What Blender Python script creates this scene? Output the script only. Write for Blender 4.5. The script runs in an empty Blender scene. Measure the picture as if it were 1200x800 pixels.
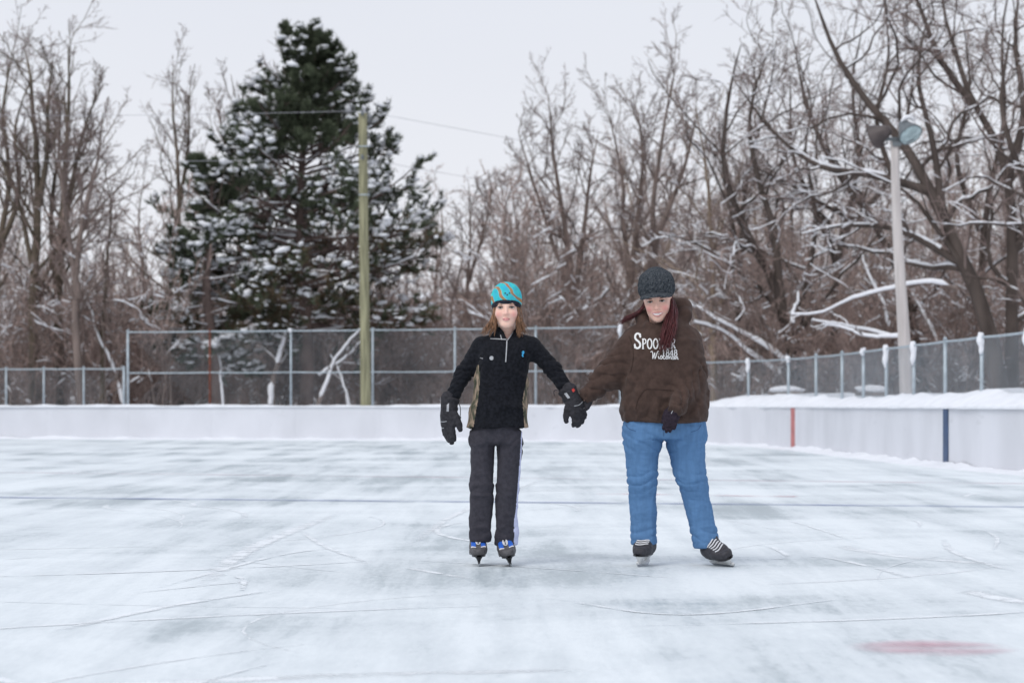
import bpy, math, random
import numpy as np
from mathutils import Vector
from mathutils.bvhtree import BVHTree

# ------------------------------------------------------------------ camera, sky, sun, exposure
scene = bpy.context.scene
COL = scene.collection
CAM_H, FPX = 0.93, 2833.0                     # eye height (m), focal length in pixels of a 1200 px wide frame
cam_data = bpy.data.cameras.new('camera')
cam_data.lens = 85.0; cam_data.sensor_width = 36.0
cam_data.shift_y = 0.0625
cam_data.clip_start = 0.1; cam_data.clip_end = 3000.0
cam_data.dof.use_dof = True
cam_data.dof.focus_distance = 14.0
cam_data.dof.aperture_fstop = 4.0
cam = bpy.data.objects.new('camera', cam_data); COL.objects.link(cam)
cam.location = (0, 0, CAM_H); cam.rotation_euler = (math.radians(90), 0, 0)
scene.camera = cam

SUN_EL, SUN_ROT = math.radians(52), math.radians(218)
world = bpy.data.worlds.new('World'); scene.world = world; world.use_nodes = True
wn, wl = world.node_tree.nodes, world.node_tree.links
wn.clear()
w_out = wn.new('ShaderNodeOutputWorld'); w_bg = wn.new('ShaderNodeBackground')
w_sky = wn.new('ShaderNodeTexSky'); w_sky.sky_type = 'NISHITA'; w_sky.sun_disc = False
w_sky.sun_elevation = SUN_EL; w_sky.sun_rotation = SUN_ROT; w_sky.air_density = 1.0; w_sky.dust_density = 3.0
w_mix = wn.new('ShaderNodeMix'); w_mix.data_type = 'RGBA'
w_tc = wn.new('ShaderNodeTexCoord'); w_map = wn.new('ShaderNodeMapping')
w_map.inputs['Scale'].default_value = (1.0, 1.0, 3.0)
w_noise = wn.new('ShaderNodeTexNoise'); w_noise.inputs['Scale'].default_value = 2.2; w_noise.inputs['Detail'].default_value = 4
w_ramp = wn.new('ShaderNodeValToRGB')
w_ramp.color_ramp.elements[0].position = 0.3; w_ramp.color_ramp.elements[0].color = (6.9, 7.3, 8.35, 1)
w_ramp.color_ramp.elements[1].position = 0.72; w_ramp.color_ramp.elements[1].color = (7.8, 8.2, 9.1, 1)
w_mix.inputs['Factor'].default_value = 0.93          # the closed cloud deck hides almost all of the clear sky
wl.new(w_tc.outputs['Generated'], w_map.inputs['Vector']); wl.new(w_map.outputs['Vector'], w_noise.inputs['Vector'])
wl.new(w_noise.outputs['Fac'], w_ramp.inputs['Fac'])
w_sep = wn.new('ShaderNodeSeparateXYZ'); wl.new(w_tc.outputs['Generated'], w_sep.inputs[0])
w_el = wn.new('ShaderNodeMapRange'); w_el.inputs['From Min'].default_value = 0.0; w_el.inputs['From Max'].default_value = 0.30
wl.new(w_sep.outputs['Z'], w_el.inputs['Value'])
w_hor = wn.new('ShaderNodeMix'); w_hor.data_type = 'RGBA'; w_hor.inputs[6].default_value = (9.3, 9.35, 9.75, 1)   # cloud is whiter towards the horizon
wl.new(w_el.outputs['Result'], w_hor.inputs['Factor']); wl.new(w_ramp.outputs['Color'], w_hor.inputs[7])
wl.new(w_sky.outputs['Color'], w_mix.inputs[6]); wl.new(w_hor.outputs[2], w_mix.inputs[7])
wl.new(w_mix.outputs[2], w_bg.inputs['Color'])
w_bg.inputs['Strength'].default_value = 0.1
wl.new(w_bg.outputs['Background'], w_out.inputs['Surface'])

sun_data = bpy.data.lights.new('sun', 'SUN'); sun_data.energy = 1.3; sun_data.angle = math.radians(28)
sun_data.color = (1.0, 0.97, 0.93)
sun = bpy.data.objects.new('sun', sun_data); COL.objects.link(sun)
sun.location = (0, 0, 40)
# comes from behind the camera, a little from its left
_sd = Vector((math.sin(SUN_ROT) * math.cos(SUN_EL), math.cos(SUN_ROT) * math.cos(SUN_EL), math.sin(SUN_EL)))
sun.rotation_euler = (-_sd).to_track_quat('-Z', 'Y').to_euler()

scene.view_settings.view_transform = 'Standard'
scene.view_settings.look = 'None'
scene.view_settings.exposure = 0.0
scene.view_settings.gamma = 1.0
scene.view_settings.use_curve_mapping = False
scene.render.engine = 'CYCLES'
scene.cycles.use_denoising = True
scene.cycles.max_bounces = 6; scene.cycles.diffuse_bounces = 3; scene.cycles.glossy_bounces = 3
scene.cycles.transparent_max_bounces = 32

# ------------------------------------------------------------------ helpers: objects
def link(o, parent=None):
    COL.objects.link(o)
    if parent is not None:
        o.parent = parent
    return o

def tag(o, label=None, cat=None, group=None, kind=None):
    if label: o['label'] = label
    if cat: o['category'] = cat
    if group: o['group'] = group
    if kind: o['kind'] = kind
    return o

def thing(name, loc, label, cat, group=None, rz=0.0):
    o = bpy.data.objects.new(name, None)
    o.empty_display_size = 0.2
    link(o); o.location = loc; o.rotation_euler = (0, 0, rz)
    return tag(o, label, cat, group)

def np_mesh(name, V, F, mat=None, smooth=True):
    """V (N,3); F = one array (M,3) or (M,4), or a list of such arrays"""
    me = bpy.data.meshes.new(name)
    if not isinstance(F, list): F = [F]
    F = [np.asarray(f, dtype=np.int32) for f in F if len(f)]
    V = np.asarray(V, dtype=np.float32)
    me.vertices.add(len(V)); me.vertices.foreach_set('co', V.ravel())
    loops = np.concatenate([f.ravel() for f in F])
    sizes = np.concatenate([np.full(len(f), f.shape[1], dtype=np.int32) for f in F])
    starts = np.concatenate([[0], np.cumsum(sizes)[:-1]]).astype(np.int32)
    me.loops.add(len(loops)); me.loops.foreach_set('vertex_index', loops)
    me.polygons.add(len(sizes)); me.polygons.foreach_set('loop_start', starts)
    me.polygons.foreach_set('loop_total', sizes)
    me.polygons.foreach_set('use_smooth', np.full(len(sizes), bool(smooth)))
    me.update(calc_edges=True); me.validate()
    if mat is not None: me.materials.append(mat)
    return me

def obj(name, V, F, mat, parent=None, smooth=True):
    """one mesh object; the vertices are given relative to the parent"""
    return link(bpy.data.objects.new(name, np_mesh(name, V, F, mat, smooth)), parent)

def copy_thing(root, loc, rz=0.0, scale=None, label=None, group=None):
    r = root.copy(); COL.objects.link(r)
    r.location = loc; r.rotation_euler = (0, 0, rz)
    if scale is not None: r.scale = (scale, scale, scale)
    if label: r['label'] = label
    if group: r['group'] = group
    for ch in root.children:
        c = ch.copy(); COL.objects.link(c); c.parent = r
        for g in ch.children:
            d = g.copy(); COL.objects.link(d); d.parent = c
    return r

class Geo:
    """collects vertices and faces of one mesh"""
    def __init__(s): s.V = []; s.F = {}; s.n = 0
    def add(s, V, F):
        V = np.asarray(V, dtype=float).reshape(-1, 3); F = np.asarray(F, dtype=int)
        s.V.append(V); s.F.setdefault(F.shape[1], []).append(F + s.n); s.n += len(V)
    def box(s, c, h, R=None):
        q = np.array([[x, y, z] for x in (-1, 1) for y in (-1, 1) for z in (-1, 1)], float) * np.asarray(h)
        if R is not None: q = q @ np.asarray(R).T
        s.add(q + np.asarray(c), [[0, 1, 3, 2], [4, 6, 7, 5], [0, 4, 5, 1], [2, 3, 7, 6], [0, 2, 6, 4], [1, 5, 7, 3]])
    def tube(s, pts, r, k=8, cap=True):
        P = np.asarray(pts, float)[None]; n = P.shape[1]
        R = np.broadcast_to(np.asarray(r, float), (n,))[None]
        V, F = tubes(P, R, k); 
        s.add(V, F)
        if cap:
            s.V.append(np.array([P[0, 0], P[0, -1]])); a = s.n; s.n += 2
            b = a - n * k
            f = [[a, b + (i + 1) % k, b + i] for i in range(k)]
            e = a - k
            f += [[a + 1, e + i, e + (i + 1) % k] for i in range(k)]
            s.F.setdefault(3, []).append(np.array(f))
    def get(s):
        return np.concatenate(s.V), [np.concatenate(f) for f in s.F.values()]
    def build(s, name, mat, parent=None, smooth=True):
        V, F = s.get(); return obj(name, V, F, mat, parent, smooth)

def nrm(a):
    return a / np.maximum(np.linalg.norm(a, axis=-1, keepdims=True), 1e-9)

def tubes(P, R, k):
    """P (B,n,3) centre lines, R (B,n) radii -> vertices, quads"""
    B, n = P.shape[:2]
    T = np.empty_like(P)
    T[:, 1:-1] = P[:, 2:] - P[:, :-2]; T[:, 0] = P[:, 1] - P[:, 0]; T[:, -1] = P[:, -1] - P[:, -2]
    T = nrm(T)
    mean = nrm(P[:, -1] - P[:, 0] + 1e-6)
    ref = np.where(np.abs(mean[:, 2:3]) < 0.8, np.array([[0, 0, 1.0]]), np.array([[1.0, 0, 0]]))[:, None, :]
    A = nrm(np.cross(T, np.broadcast_to(ref, T.shape))); C = np.cross(T, A)
    th = np.arange(k) * 2 * np.pi / k
    V = P[:, :, None] + R[:, :, None, None] * (A[:, :, None] * np.cos(th)[None, None, :, None] + C[:, :, None] * np.sin(th)[None, None, :, None])
    idx = np.arange(B * n * k).reshape(B, n, k)
    a = idx[:, :-1]; b = idx[:, 1:]
    F = np.stack([a, np.roll(a, -1, 2), np.roll(b, -1, 2), b], -1).reshape(-1, 4)
    return V.reshape(-1, 3), F

def resample(pts, n):
    """smooth curve through control points (Catmull-Rom), n points"""
    p = np.asarray(pts, float)
    if len(p) == 2:
        t = np.linspace(0, 1, n)[:, None]; return p[0] * (1 - t) + p[1] * t
    q = np.vstack([2 * p[0] - p[1], p, 2 * p[-1] - p[-2]])
    d = np.concatenate([[0], np.cumsum(np.linalg.norm(np.diff(p, axis=0), axis=1))])
    s = np.linspace(0, d[-1], n); i = np.clip(np.searchsorted(d, s, 'right') - 1, 0, len(p) - 2)
    t = ((s - d[i]) / np.maximum(d[i + 1] - d[i], 1e-9))[:, None]
    a, b, c, e = q[i], q[i + 1], q[i + 2], q[i + 3]
    return 0.5 * (2 * b + (c - a) * t + (2 * a - 5 * b + 4 * c - e) * t ** 2 + (-a + 3 * b - 3 * c + e) * t ** 3)

def at(px, py, Y):
    """point seen at pixel (px, py) of the 1200x800 photograph at the distance Y"""
    return np.array([(px - 600.0) / FPX * Y, Y, CAM_H + (475.0 - py) / FPX * Y])

def vnoise(P, seed=0):
    """smooth value noise in 0..1 for points (N,3)"""
    P = np.asarray(P, dtype=np.float64); i = np.floor(P).astype(np.int64); f = P - i; f = f * f * (3 - 2 * f)
    def h(a, b, c):
        n = (a * 374761393 + b * 668265263 + c * 2147483647 + seed * 144665) & 0x7fffffff
        n = ((n ^ (n >> 13)) * 1274126177) & 0x7fffffff
        n = n ^ (n >> 16)
        return (n & 0xffff) / 65535.0
    x, y, z = i[..., 0], i[..., 1], i[..., 2]; u, v, w = f[..., 0], f[..., 1], f[..., 2]
    def l(a, b, t): return a + (b - a) * t
    return l(l(l(h(x, y, z), h(x + 1, y, z), u), l(h(x, y + 1, z), h(x + 1, y + 1, z), u), v),
             l(l(h(x, y, z + 1), h(x + 1, y, z + 1), u), l(h(x, y + 1, z + 1), h(x + 1, y + 1, z + 1), u), v), w)

def fbm(P, seed=0, o=4):
    s = 0; a = 0.5; P = np.asarray(P, float)
    for k in range(o):
        s = s + a * vnoise(P, seed + k * 17); P = P * 2.03; a *= 0.5
    return s / (1 - 0.5 ** o)

# ------------------------------------------------------------------ helpers: materials
def new_mat(name):
    m = bpy.data.materials.new(name); m.use_nodes = True
    return m, m.node_tree.nodes, m.node_tree.links, m.node_tree.nodes['Principled BSDF']

def M(name, col, rough=0.7, var=0.2, scale=12.0, col2=None, bump=0.0, bscale=60.0, spec=0.3, metal=0.0,
      stretch=(1, 1, 1), detail=5, sheen=0.0, attr=None, sss=0.0, lo=0.35, hi=0.65, bdist=0.01):
    m, n, l, b = new_mat(name)
    tc = n.new('ShaderNodeTexCoord'); mp = n.new('ShaderNodeMapping'); mp.inputs['Scale'].default_value = stretch
    l.new(tc.outputs['Object'], mp.inputs['Vector'])
    no = n.new('ShaderNodeTexNoise'); no.inputs['Scale'].default_value = scale; no.inputs['Detail'].default_value = detail
    l.new(mp.outputs['Vector'], no.inputs['Vector'])
    r = n.new('ShaderNodeValToRGB')
    c2 = col2 or tuple(min(1, c * (1 + var)) for c in col); c1 = col if col2 else tuple(c * (1 - var) for c in col)
    r.color_ramp.elements[0].position = lo; r.color_ramp.elements[0].color = (*c1, 1)
    r.color_ramp.elements[1].position = hi; r.color_ramp.elements[1].color = (*c2, 1)
    l.new(no.outputs['Fac'], r.inputs['Fac'])
    if attr:
        at_ = n.new('ShaderNodeAttribute'); at_.attribute_name = attr
        mx = n.new('ShaderNodeMix'); mx.data_type = 'RGBA'; mx.blend_type = 'MULTIPLY'; mx.inputs['Factor'].default_value = 1
        l.new(at_.outputs['Color'], mx.inputs[6]); l.new(r.outputs['Color'], mx.inputs[7])
        l.new(mx.outputs[2], b.inputs['Base Color'])
    else:
        l.new(r.outputs['Color'], b.inputs['Base Color'])
    b.inputs['Roughness'].default_value = rough; b.inputs['Metallic'].default_value = metal
    b.inputs['Specular IOR Level'].default_value = spec
    if sheen: b.inputs['Sheen Weight'].default_value = sheen; b.inputs['Sheen Roughness'].default_value = 0.5
    if sss:
        b.inputs['Subsurface Weight'].default_value = sss; b.inputs['Subsurface Radius'].default_value = (0.012, 0.005, 0.003)
        b.inputs['Subsurface Scale'].default_value = 1.0
    if bump:
        bn = n.new('ShaderNodeTexNoise'); bn.inputs['Scale'].default_value = bscale; bn.inputs['Detail'].default_value = 4
        l.new(mp.outputs['Vector'], bn.inputs['Vector'])
        bp = n.new('ShaderNodeBump'); bp.inputs['Strength'].default_value = bump; bp.inputs['Distance'].default_value = bdist
        l.new(bn.outputs['Fac'], bp.inputs['Height']); l.new(bp.outputs['Normal'], b.inputs['Normal'])
    return m

def add_color(me, C):
    a = me.color_attributes.new('Col', 'FLOAT_COLOR', 'POINT')
    a.data.foreach_set('color', np.concatenate([C, np.ones((len(C), 1))], 1).astype(np.float32).ravel())

MAT = {}
MAT['snow'] = M('snow', (0.82, 0.84, 0.88), 0.75, 0.05, 3.0, bump=0.35, bscale=14, spec=0.2, bdist=0.03)
MAT['snow_branch'] = M('snow_on_branches', (0.84, 0.85, 0.88), 0.8, 0.04, 6.0, spec=0.15)
MAT['galv'] = M('galvanised_steel', (0.42, 0.48, 0.52), 0.45, 0.12, 6.0, metal=0.35, spec=0.4)
MAT['wire'] = M('galvanised_wire', (0.36, 0.40, 0.43), 0.5, 0.1, 3.0, metal=0.3)
MAT['rust'] = M('rusty_steel', (0.17, 0.06, 0.04), 0.8, 0.3, 9.0)
MAT['bark_olive'] = M('olive_grey_bark', (0.130, 0.105, 0.078), 0.9, 0.35, 2.5, stretch=(1, 1, .3))
MAT['bark_dark'] = M('dark_brown_bark', (0.088, 0.070, 0.061), 0.9, 0.35, 2.5, stretch=(1, 1, .3))
MAT['bark_pale'] = M('pale_tan_bark', (0.28, 0.215, 0.16), 0.9, 0.25, 2.5, stretch=(1, 1, .3))
MAT['bark_grey'] = M('grey_brown_bark', (0.19, 0.148, 0.130), 0.9, 0.3, 2.5, stretch=(1, 1, .3))
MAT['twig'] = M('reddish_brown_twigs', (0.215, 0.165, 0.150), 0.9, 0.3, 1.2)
MAT['twig_far'] = M('grey_brown_far_twigs', (0.40, 0.325, 0.30), 0.9, 0.3, 0.8)  # lightened: the pale veil over the far wood is put into this colour
MAT['brush'] = M('brown_brush_stems', (0.34, 0.255, 0.225), 0.9, 0.4, 1.0)  # brown raised as well, standing in for haze over the undergrowth

# ------------------------------------------------------------------ the setting: rink outline, ice, ground
PATH_CTRL = [(10.6, -8), (10.2, 3), (9.2, 16), (8.0, 26), (7.06, 33.3), (6.69, 37.1), (6.35, 45), (6.1, 51.5), (5.0, 57.6),
             (1.6, 62.4), (-3, 64.5), (-14, 67.5), (-20.5, 69.0), (-26.5, 66.5), (-29.5, 60), (-30, 40), (-30, -8)]
RINK = resample([(x, y, 0) for x, y in PATH_CTRL], 900)[:, :2]
_d = np.concatenate([[0], np.cumsum(np.linalg.norm(np.diff(RINK, axis=0), axis=1))])

def path(s, off=0.0, z=0.0):
    """points on the rink outline at arc length s, moved outwards by off"""
    s = np.atleast_1d(np.asarray(s, float))
    x = np.interp(s, _d, RINK[:, 0]); y = np.interp(s, _d, RINK[:, 1])
    e = 0.35
    t = nrm(np.stack([np.interp(s + e, _d, RINK[:, 0]) - np.interp(s - e, _d, RINK[:, 0]),
                      np.interp(s + e, _d, RINK[:, 1]) - np.interp(s - e, _d, RINK[:, 1])], -1))
    n = np.stack([t[:, 1], -t[:, 0]], -1)
    off = np.broadcast_to(np.asarray(off, float), s.shape); z = np.broadcast_to(np.asarray(z, float), s.shape)
    return np.stack([x + n[:, 0] * off, y + n[:, 1] * off, z], -1)

def s_at_y(Y):                                  # arc length where the right-hand side reaches the distance Y
    k = np.where(RINK[:, 1] >= Y)[0][0]; return _d[k]
def s_at_px(px, off):                           # arc length on the far side seen in the column px
    s = np.linspace(s_at_y(50), _d[np.argmax(RINK[:, 1])], 4000)
    p = path(s, off); q = 600 + p[:, 0] / p[:, 1] * FPX
    return s[np.argmin(np.abs(q - px))]

def ice_material():
    m, n, l, b = new_mat('skated_ice')
    tc = n.new('ShaderNodeTexCoord')
    def noise(scale, stretch, rot=0.0, detail=7, rough=0.6, dist=0.0):
        mp = n.new('ShaderNodeMapping'); mp.inputs['Scale'].default_value = stretch; mp.inputs['Rotation'].default_value = (0, 0, rot)
        l.new(tc.outputs['Object'], mp.inputs['Vector'])
        t = n.new('ShaderNodeTexNoise'); t.inputs['Scale'].default_value = scale; t.inputs['Detail'].default_value = detail
        t.inputs['Roughness'].default_value = rough; t.inputs['Distortion'].default_value = dist
        l.new(mp.outputs['Vector'], t.inputs['Vector']); return t.outputs['Fac']
    def ramp(f, a, c, v0=0.0, v1=1.0):
        r = n.new('ShaderNodeMapRange'); r.inputs['From Min'].default_value = a; r.inputs['From Max'].default_value = c
        r.inputs['To Min'].default_value = v0; r.inputs['To Max'].default_value = v1
        l.new(f, r.inputs['Value']); return r.outputs['Result']
    def math_(op, a, c):
        x = n.new('ShaderNodeMath'); x.operation = op
        for i, v in enumerate((a, c)):
            if isinstance(v, (int, float)): x.inputs[i].default_value = v
            else: l.new(v, x.inputs[i])
        return x.outputs[0]
    patches = ramp(noise(0.32, (1, 1, 1), 0.3, 6, 0.62, 0.6), 0.40, 0.60)
    sweeps = ramp(noise(1.5, (1.2, 0.085, 1), math.radians(-20), 7, 0.66, 0.25), 0.36, 0.66)
    sweeps2 = ramp(noise(1.5, (1.2, 0.09, 1), math.radians(16), 7, 0.66, 0.25), 0.38, 0.68)
    fine = ramp(noise(26.0, (1, 0.25, 1), math.radians(-20), 5, 0.7), 0.3, 0.7)
    fine2 = ramp(noise(40.0, (1, 0.2, 1), math.radians(35), 5, 0.7), 0.3, 0.7)
    v = math_('MULTIPLY', patches, 0.34)
    v = math_('ADD', v, math_('MULTIPLY', sweeps, 0.38))
    v = math_('ADD', v, math_('MULTIPLY', sweeps2, 0.26))
    v = math_('ADD', v, math_('MULTIPLY', fine, 0.16))
    v = math_('ADD', v, math_('MULTIPLY', fine2, 0.12))
    cr = n.new('ShaderNodeValToRGB'); e = cr.color_ramp.elements
    e[0].position = 0.28; e[0].color = (0.455, 0.52, 0.55, 1)
    e[1].position = 0.82; e[1].color = (0.80, 0.85, 0.875, 1)
    x = e.new(0.52); x.color = (0.685, 0.74, 0.77, 1)
    l.new(v, cr.inputs['Fac']); l.new(cr.outputs['Color'], b.inputs['Base Color'])
    l.new(ramp(v, 0.2, 0.8, 0.30, 0.62), b.inputs['Roughness'])
    b.inputs['Specular IOR Level'].default_value = 0.25; b.inputs['IOR'].default_value = 1.31
    bp = n.new('ShaderNodeBump'); bp.inputs['Strength'].default_value = 0.25; bp.inputs['Distance'].default_value = 0.004
    l.new(math_('ADD', fine, fine2), bp.inputs['Height']); l.new(bp.outputs['Normal'], b.inputs['Normal'])
    return m

def fade_material(name, col, lo, hi, scale, strength=1.0, stretch=(1, 1, 1), attr=True, rough=0.6, grains=False):
    """paint or scraped snow lying in the ice: thin, patchy, soft edges from the vertex attribute 'a'"""
    m, n, l, b = new_mat(name)
    out = n['Material Output']; tr = n.new('ShaderNodeBsdfTransparent'); mx = n.new('ShaderNodeMixShader')
    tc = n.new('ShaderNodeTexCoord'); mp = n.new('ShaderNodeMapping'); mp.inputs['Scale'].default_value = stretch
    no = n.new('ShaderNodeTexNoise'); no.inputs['Scale'].default_value = scale; no.inputs['Detail'].default_value = 6
    l.new(tc.outputs['Object'], mp.inputs['Vector']); l.new(mp.outputs['Vector'], no.inputs['Vector'])
    r = n.new('ShaderNodeMapRange'); r.inputs['From Min'].default_value = lo; r.inputs['From Max'].default_value = hi
    r.inputs['To Max'].default_value = strength; l.new(no.outputs['Fac'], r.inputs['Value'])
    fac = r.outputs['Result']
    if attr:
        a = n.new('ShaderNodeAttribute'); a.attribute_name = 'Col'
        q = n.new('ShaderNodeMath'); q.operation = 'MULTIPLY'
        l.new(a.outputs['Fac'], q.inputs[0]); l.new(fac, q.inputs[1]); fac = q.outputs[0]
    if grains:                                          # loose grains of scraped snow: each spot is either covered or bare
        gn = n.new('ShaderNodeTexNoise'); gn.inputs['Scale'].default_value = 110; gn.inputs['Detail'].default_value = 2
        l.new(tc.outputs['Object'], gn.inputs['Vector'])
        gr = n.new('ShaderNodeMapRange'); gr.inputs['From Min'].default_value = 0.30; gr.inputs['From Max'].default_value = 0.70
        l.new(gn.outputs['Fac'], gr.inputs['Value'])
        gt = n.new('ShaderNodeMath'); gt.operation = 'GREATER_THAN'; l.new(fac, gt.inputs[0]); l.new(gr.outputs['Result'], gt.inputs[1]); fac = gt.outputs[0]
    b.inputs['Base Color'].default_value = (*col, 1); b.inputs['Roughness'].default_value = rough
    b.inputs['Specular IOR Level'].default_value = 0.2
    l.new(fac, mx.inputs['Fac']); l.new(tr.outputs[0], mx.inputs[1]); l.new(b.outputs[0], mx.inputs[2])
    l.new(mx.outputs[0], out.inputs['Surface'])
    return m

ice = bpy.data.objects.new('ice', bpy.data.meshes.new('ice')); link(ice)
_ring = RINK[::6]
ice.data.from_pydata([(x, y, 0.0) for x, y in _ring], [], [list(range(len(_ring)))])
ice.data.materials.append(ice_material())
tag(ice, 'pale scratched ice sheet of the rink', kind='structure')

def floor_noise(P):
    return fbm(np.stack([P[:, 0] * 0.12, P[:, 1] * 0.12, 0 * P[:, 0]], -1), 3)

# the ground: one sheet to the horizon; it lies low under the ice and rises to a wooded slope far behind
_gx = np.concatenate([[-1500, -700, -400, -260, -180], np.arange(-130, 131, 2.5), [180, 260, 400, 700, 1500]])
_gy = np.concatenate([[-1500, -600, -250, -120, -60], np.arange(-30, 221, 2.5), [260, 340, 500, 800, 1500, 2400]])
GX, GY = np.meshgrid(_gx, _gy, indexing='ij'); GP = np.stack([GX.ravel(), GY.ravel()], -1)
_ang = np.zeros(len(GP)); _poly = RINK[::10]
def inside(P, poly):
    x, y = P[:, 0], P[:, 1]; c = np.zeros(len(P), bool); j = len(poly) - 1
    for i in range(len(poly)):
        xi, yi = poly[i]; xj, yj = poly[j]
        c ^= ((yi > y) != (yj > y)) & (x < (xj - xi) * (y - yi) / (yj - yi + 1e-12) + xi); j = i
    return c
_dist = np.min(np.linalg.norm(GP[:, None] - _poly[None], axis=2), axis=1)
_in = inside(GP, _poly)
def slope(Y):
    t = np.clip((Y - 92) / 85, 0, 1); return 8.5 * t * t * (3 - 2 * t)
GZ = np.where(_in | (_dist < 3.5), -0.08, 0.55 * np.clip((_dist - 3.5) / 4, 0, 1) + 0.35 * (floor_noise(GP) - 0.5)) + slope(GP[:, 1])
_n = len(_gy); _idx = np.arange(len(GP)).reshape(len(_gx), _n)
GF = np.stack([_idx[:-1, :-1], _idx[1:, :-1], _idx[1:, 1:], _idx[:-1, 1:]], -1).reshape(-1, 4)
MAT['forest_floor'] = M('snowy_ground_with_leaf_litter', (0.80, 0.82, 0.85), 0.85, 0, 0.22, col2=(0.25, 0.19, 0.15), lo=0.46, hi=0.60, detail=8, spec=0.1)
ground = obj('snow_ground', np.column_stack([GP, GZ]), GF, MAT['forest_floor'])
tag(ground, 'snowy ground and wooded slope around the rink', kind='structure')

# ploughed snow bank outside the boards
S0, S1 = s_at_y(-6), _d[-1] - 40
_s = np.arange(S0, S1, 0.22); _o = np.array([0.035, 0.12, 0.25, 0.42, 0.65, 0.95, 1.35, 1.9, 2.6, 3.5, 5.0, 7.0])
SS, OO = np.meshgrid(_s, _o, indexing='ij')
BP = path(SS.ravel(), OO.ravel())
_right = np.clip((s_at_px(740, 0.5) + 2 - SS.ravel()) / 6, 0, 1)
_h = 0.90 + 0.24 * _right
_rise = np.clip(OO.ravel() / 0.6, 0, 1) ** 0.7
_nz = fbm(np.stack([BP[:, 0] * 0.9, BP[:, 1] * 0.9, 0 * SS.ravel()], -1), 9)
_nz2 = fbm(np.stack([BP[:, 0] * 0.25, BP[:, 1] * 0.25, 0 * SS.ravel()], -1), 19)
_fall = np.clip((OO.ravel() - 2.2) / 4.8, 0, 1)
BP[:, 2] = 0.76 + (_h - 0.76 + 0.16 * (_nz - 0.5) + (0.06 + 0.22 * _right) * (_nz2 - 0.5)) * _rise - 0.75 * _fall
_idx = np.arange(len(BP)).reshape(len(_s), len(_o))
BF = np.stack([_idx[:-1, :-1], _idx[:-1, 1:], _idx[1:, 1:], _idx[1:, :-1]], -1).reshape(-1, 4)
tag(obj('snow_bank', BP, BF, MAT['snow']), 'ploughed snow bank lying behind the rink boards', kind='structure')
def bank_height(p):
    return BP[np.argmin(np.sum((BP[:, :2] - np.asarray(p)[:2]) ** 2, axis=1)), 2]

# painted markings in the ice
def strip(name, a, b_, w, mat, z, n=60, label=None):
    a = np.array(a, float); b_ = np.array(b_, float); d = nrm(b_ - a); nn = np.array([-d[1], d[0]])
    t = np.linspace(0, 1, n)[:, None]; c = a + (b_ - a) * t
    rows = [(-0.5, 0.35), (-0.3, 1.0), (0.3, 1.0), (0.5, 0.35)]
    V = np.concatenate([np.column_stack([c + nn * w * q, np.full(n, z)]) for q, _ in rows])
    C = np.concatenate([np.full((n, 3), v) for _, v in rows])
    i = np.arange(n - 1); F = np.concatenate([np.stack([k * n + i, k * n + i + 1, (k + 1) * n + i + 1, (k + 1) * n + i], -1) for k in range(3)])
    o = obj(name, V, F, mat, smooth=False); add_color(o.data, C)
    return tag(o, label, kind='structure')
strip('blue_line', (-24, 28.75), (8.5, 21.25), 0.32, fade_material('faded_blue_paint', (0.22, 0.27, 0.47), 0.25, 0.62, 1.5, 0.60), 0.0056, label='faded blue line painted across the ice')
strip('red_line', (-24, 39.7), (6.5, 28.6), 0.32, fade_material('faded_red_paint', (0.50, 0.25, 0.30), 0.35, 0.7, 1.2, 0.42), 0.0056, label='faint red line painted across the ice beyond the blue line')
strip('red_line', (0.9, 25.4), (2.9, 24.6), 0.25, fade_material('short_red_paint', (0.60, 0.25, 0.28), 0.35, 0.65, 2.5, 0.6), 0.008, 30, label='short red mark in the ice seen between the legs of the skater in jeans')
_sp = Geo(); _k = 64; _th = np.arange(_k) * 2 * np.pi / _k
_rings = [(0.0, 1.0), (0.18, 1.0), (0.25, 0.75), (0.30, 0.28), (0.335, 0.0)]
_V = np.concatenate([np.column_stack([1.61 + r * np.cos(_th), 9.26 + r * np.sin(_th), np.full(_k, 0.0056)]) for r, _ in _rings])
_C = np.concatenate([np.full((_k, 3), v) for _, v in _rings])
_F = np.concatenate([np.stack([q * _k + np.arange(_k), q * _k + (np.arange(_k) + 1) % _k, (q + 1) * _k + (np.arange(_k) + 1) % _k, (q + 1) * _k + np.arange(_k)], -1) for q in range(4)])
spot = obj('face_off_spot', _V, _F, fade_material('faded_red_spot_paint', (0.66, 0.27, 0.34), 0.25, 0.75, 4.5, 0.46, (0.5, 1.5, 1)))
add_color(spot.data, _C); tag(spot, 'round faded red face-off spot in the foreground ice', kind='structure')

# scraped snow: skate tracks in the ice
rng = np.random.default_rng(5)
def ribbon_flat(curves, widths, z):
    V = []; C = []; F = []; k = 0
    for q_, (c, w) in enumerate(zip(curves, widths)):
        z = z + 2.5e-5                                # no two tracks in one plane
        n = len(c); t = np.gradient(c, axis=0); t = nrm(t); nn = np.stack([-t[:, 1], t[:, 0]], -1)
        env = np.sin(np.linspace(0, np.pi, n)) ** 0.5
        for q, v in ((-0.5, 0.0), (-0.15, 1.0), (0.15, 1.0), (0.5, 0.0)):
            V.append(np.column_stack([c + nn * w * q, np.full(n, z)])); C.append((env * v)[:, None].repeat(3, 1))
        i = np.arange(n - 1)
        for r in range(3):
            F.append(np.stack([k + r * n + i, k + r * n + i + 1, k + (r + 1) * n + i + 1, k + (r + 1) * n + i], -1))
        k += 4 * n
    return np.concatenate(V), np.concatenate(F), np.concatenate(C)
_cv, _wd = [], []
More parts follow.
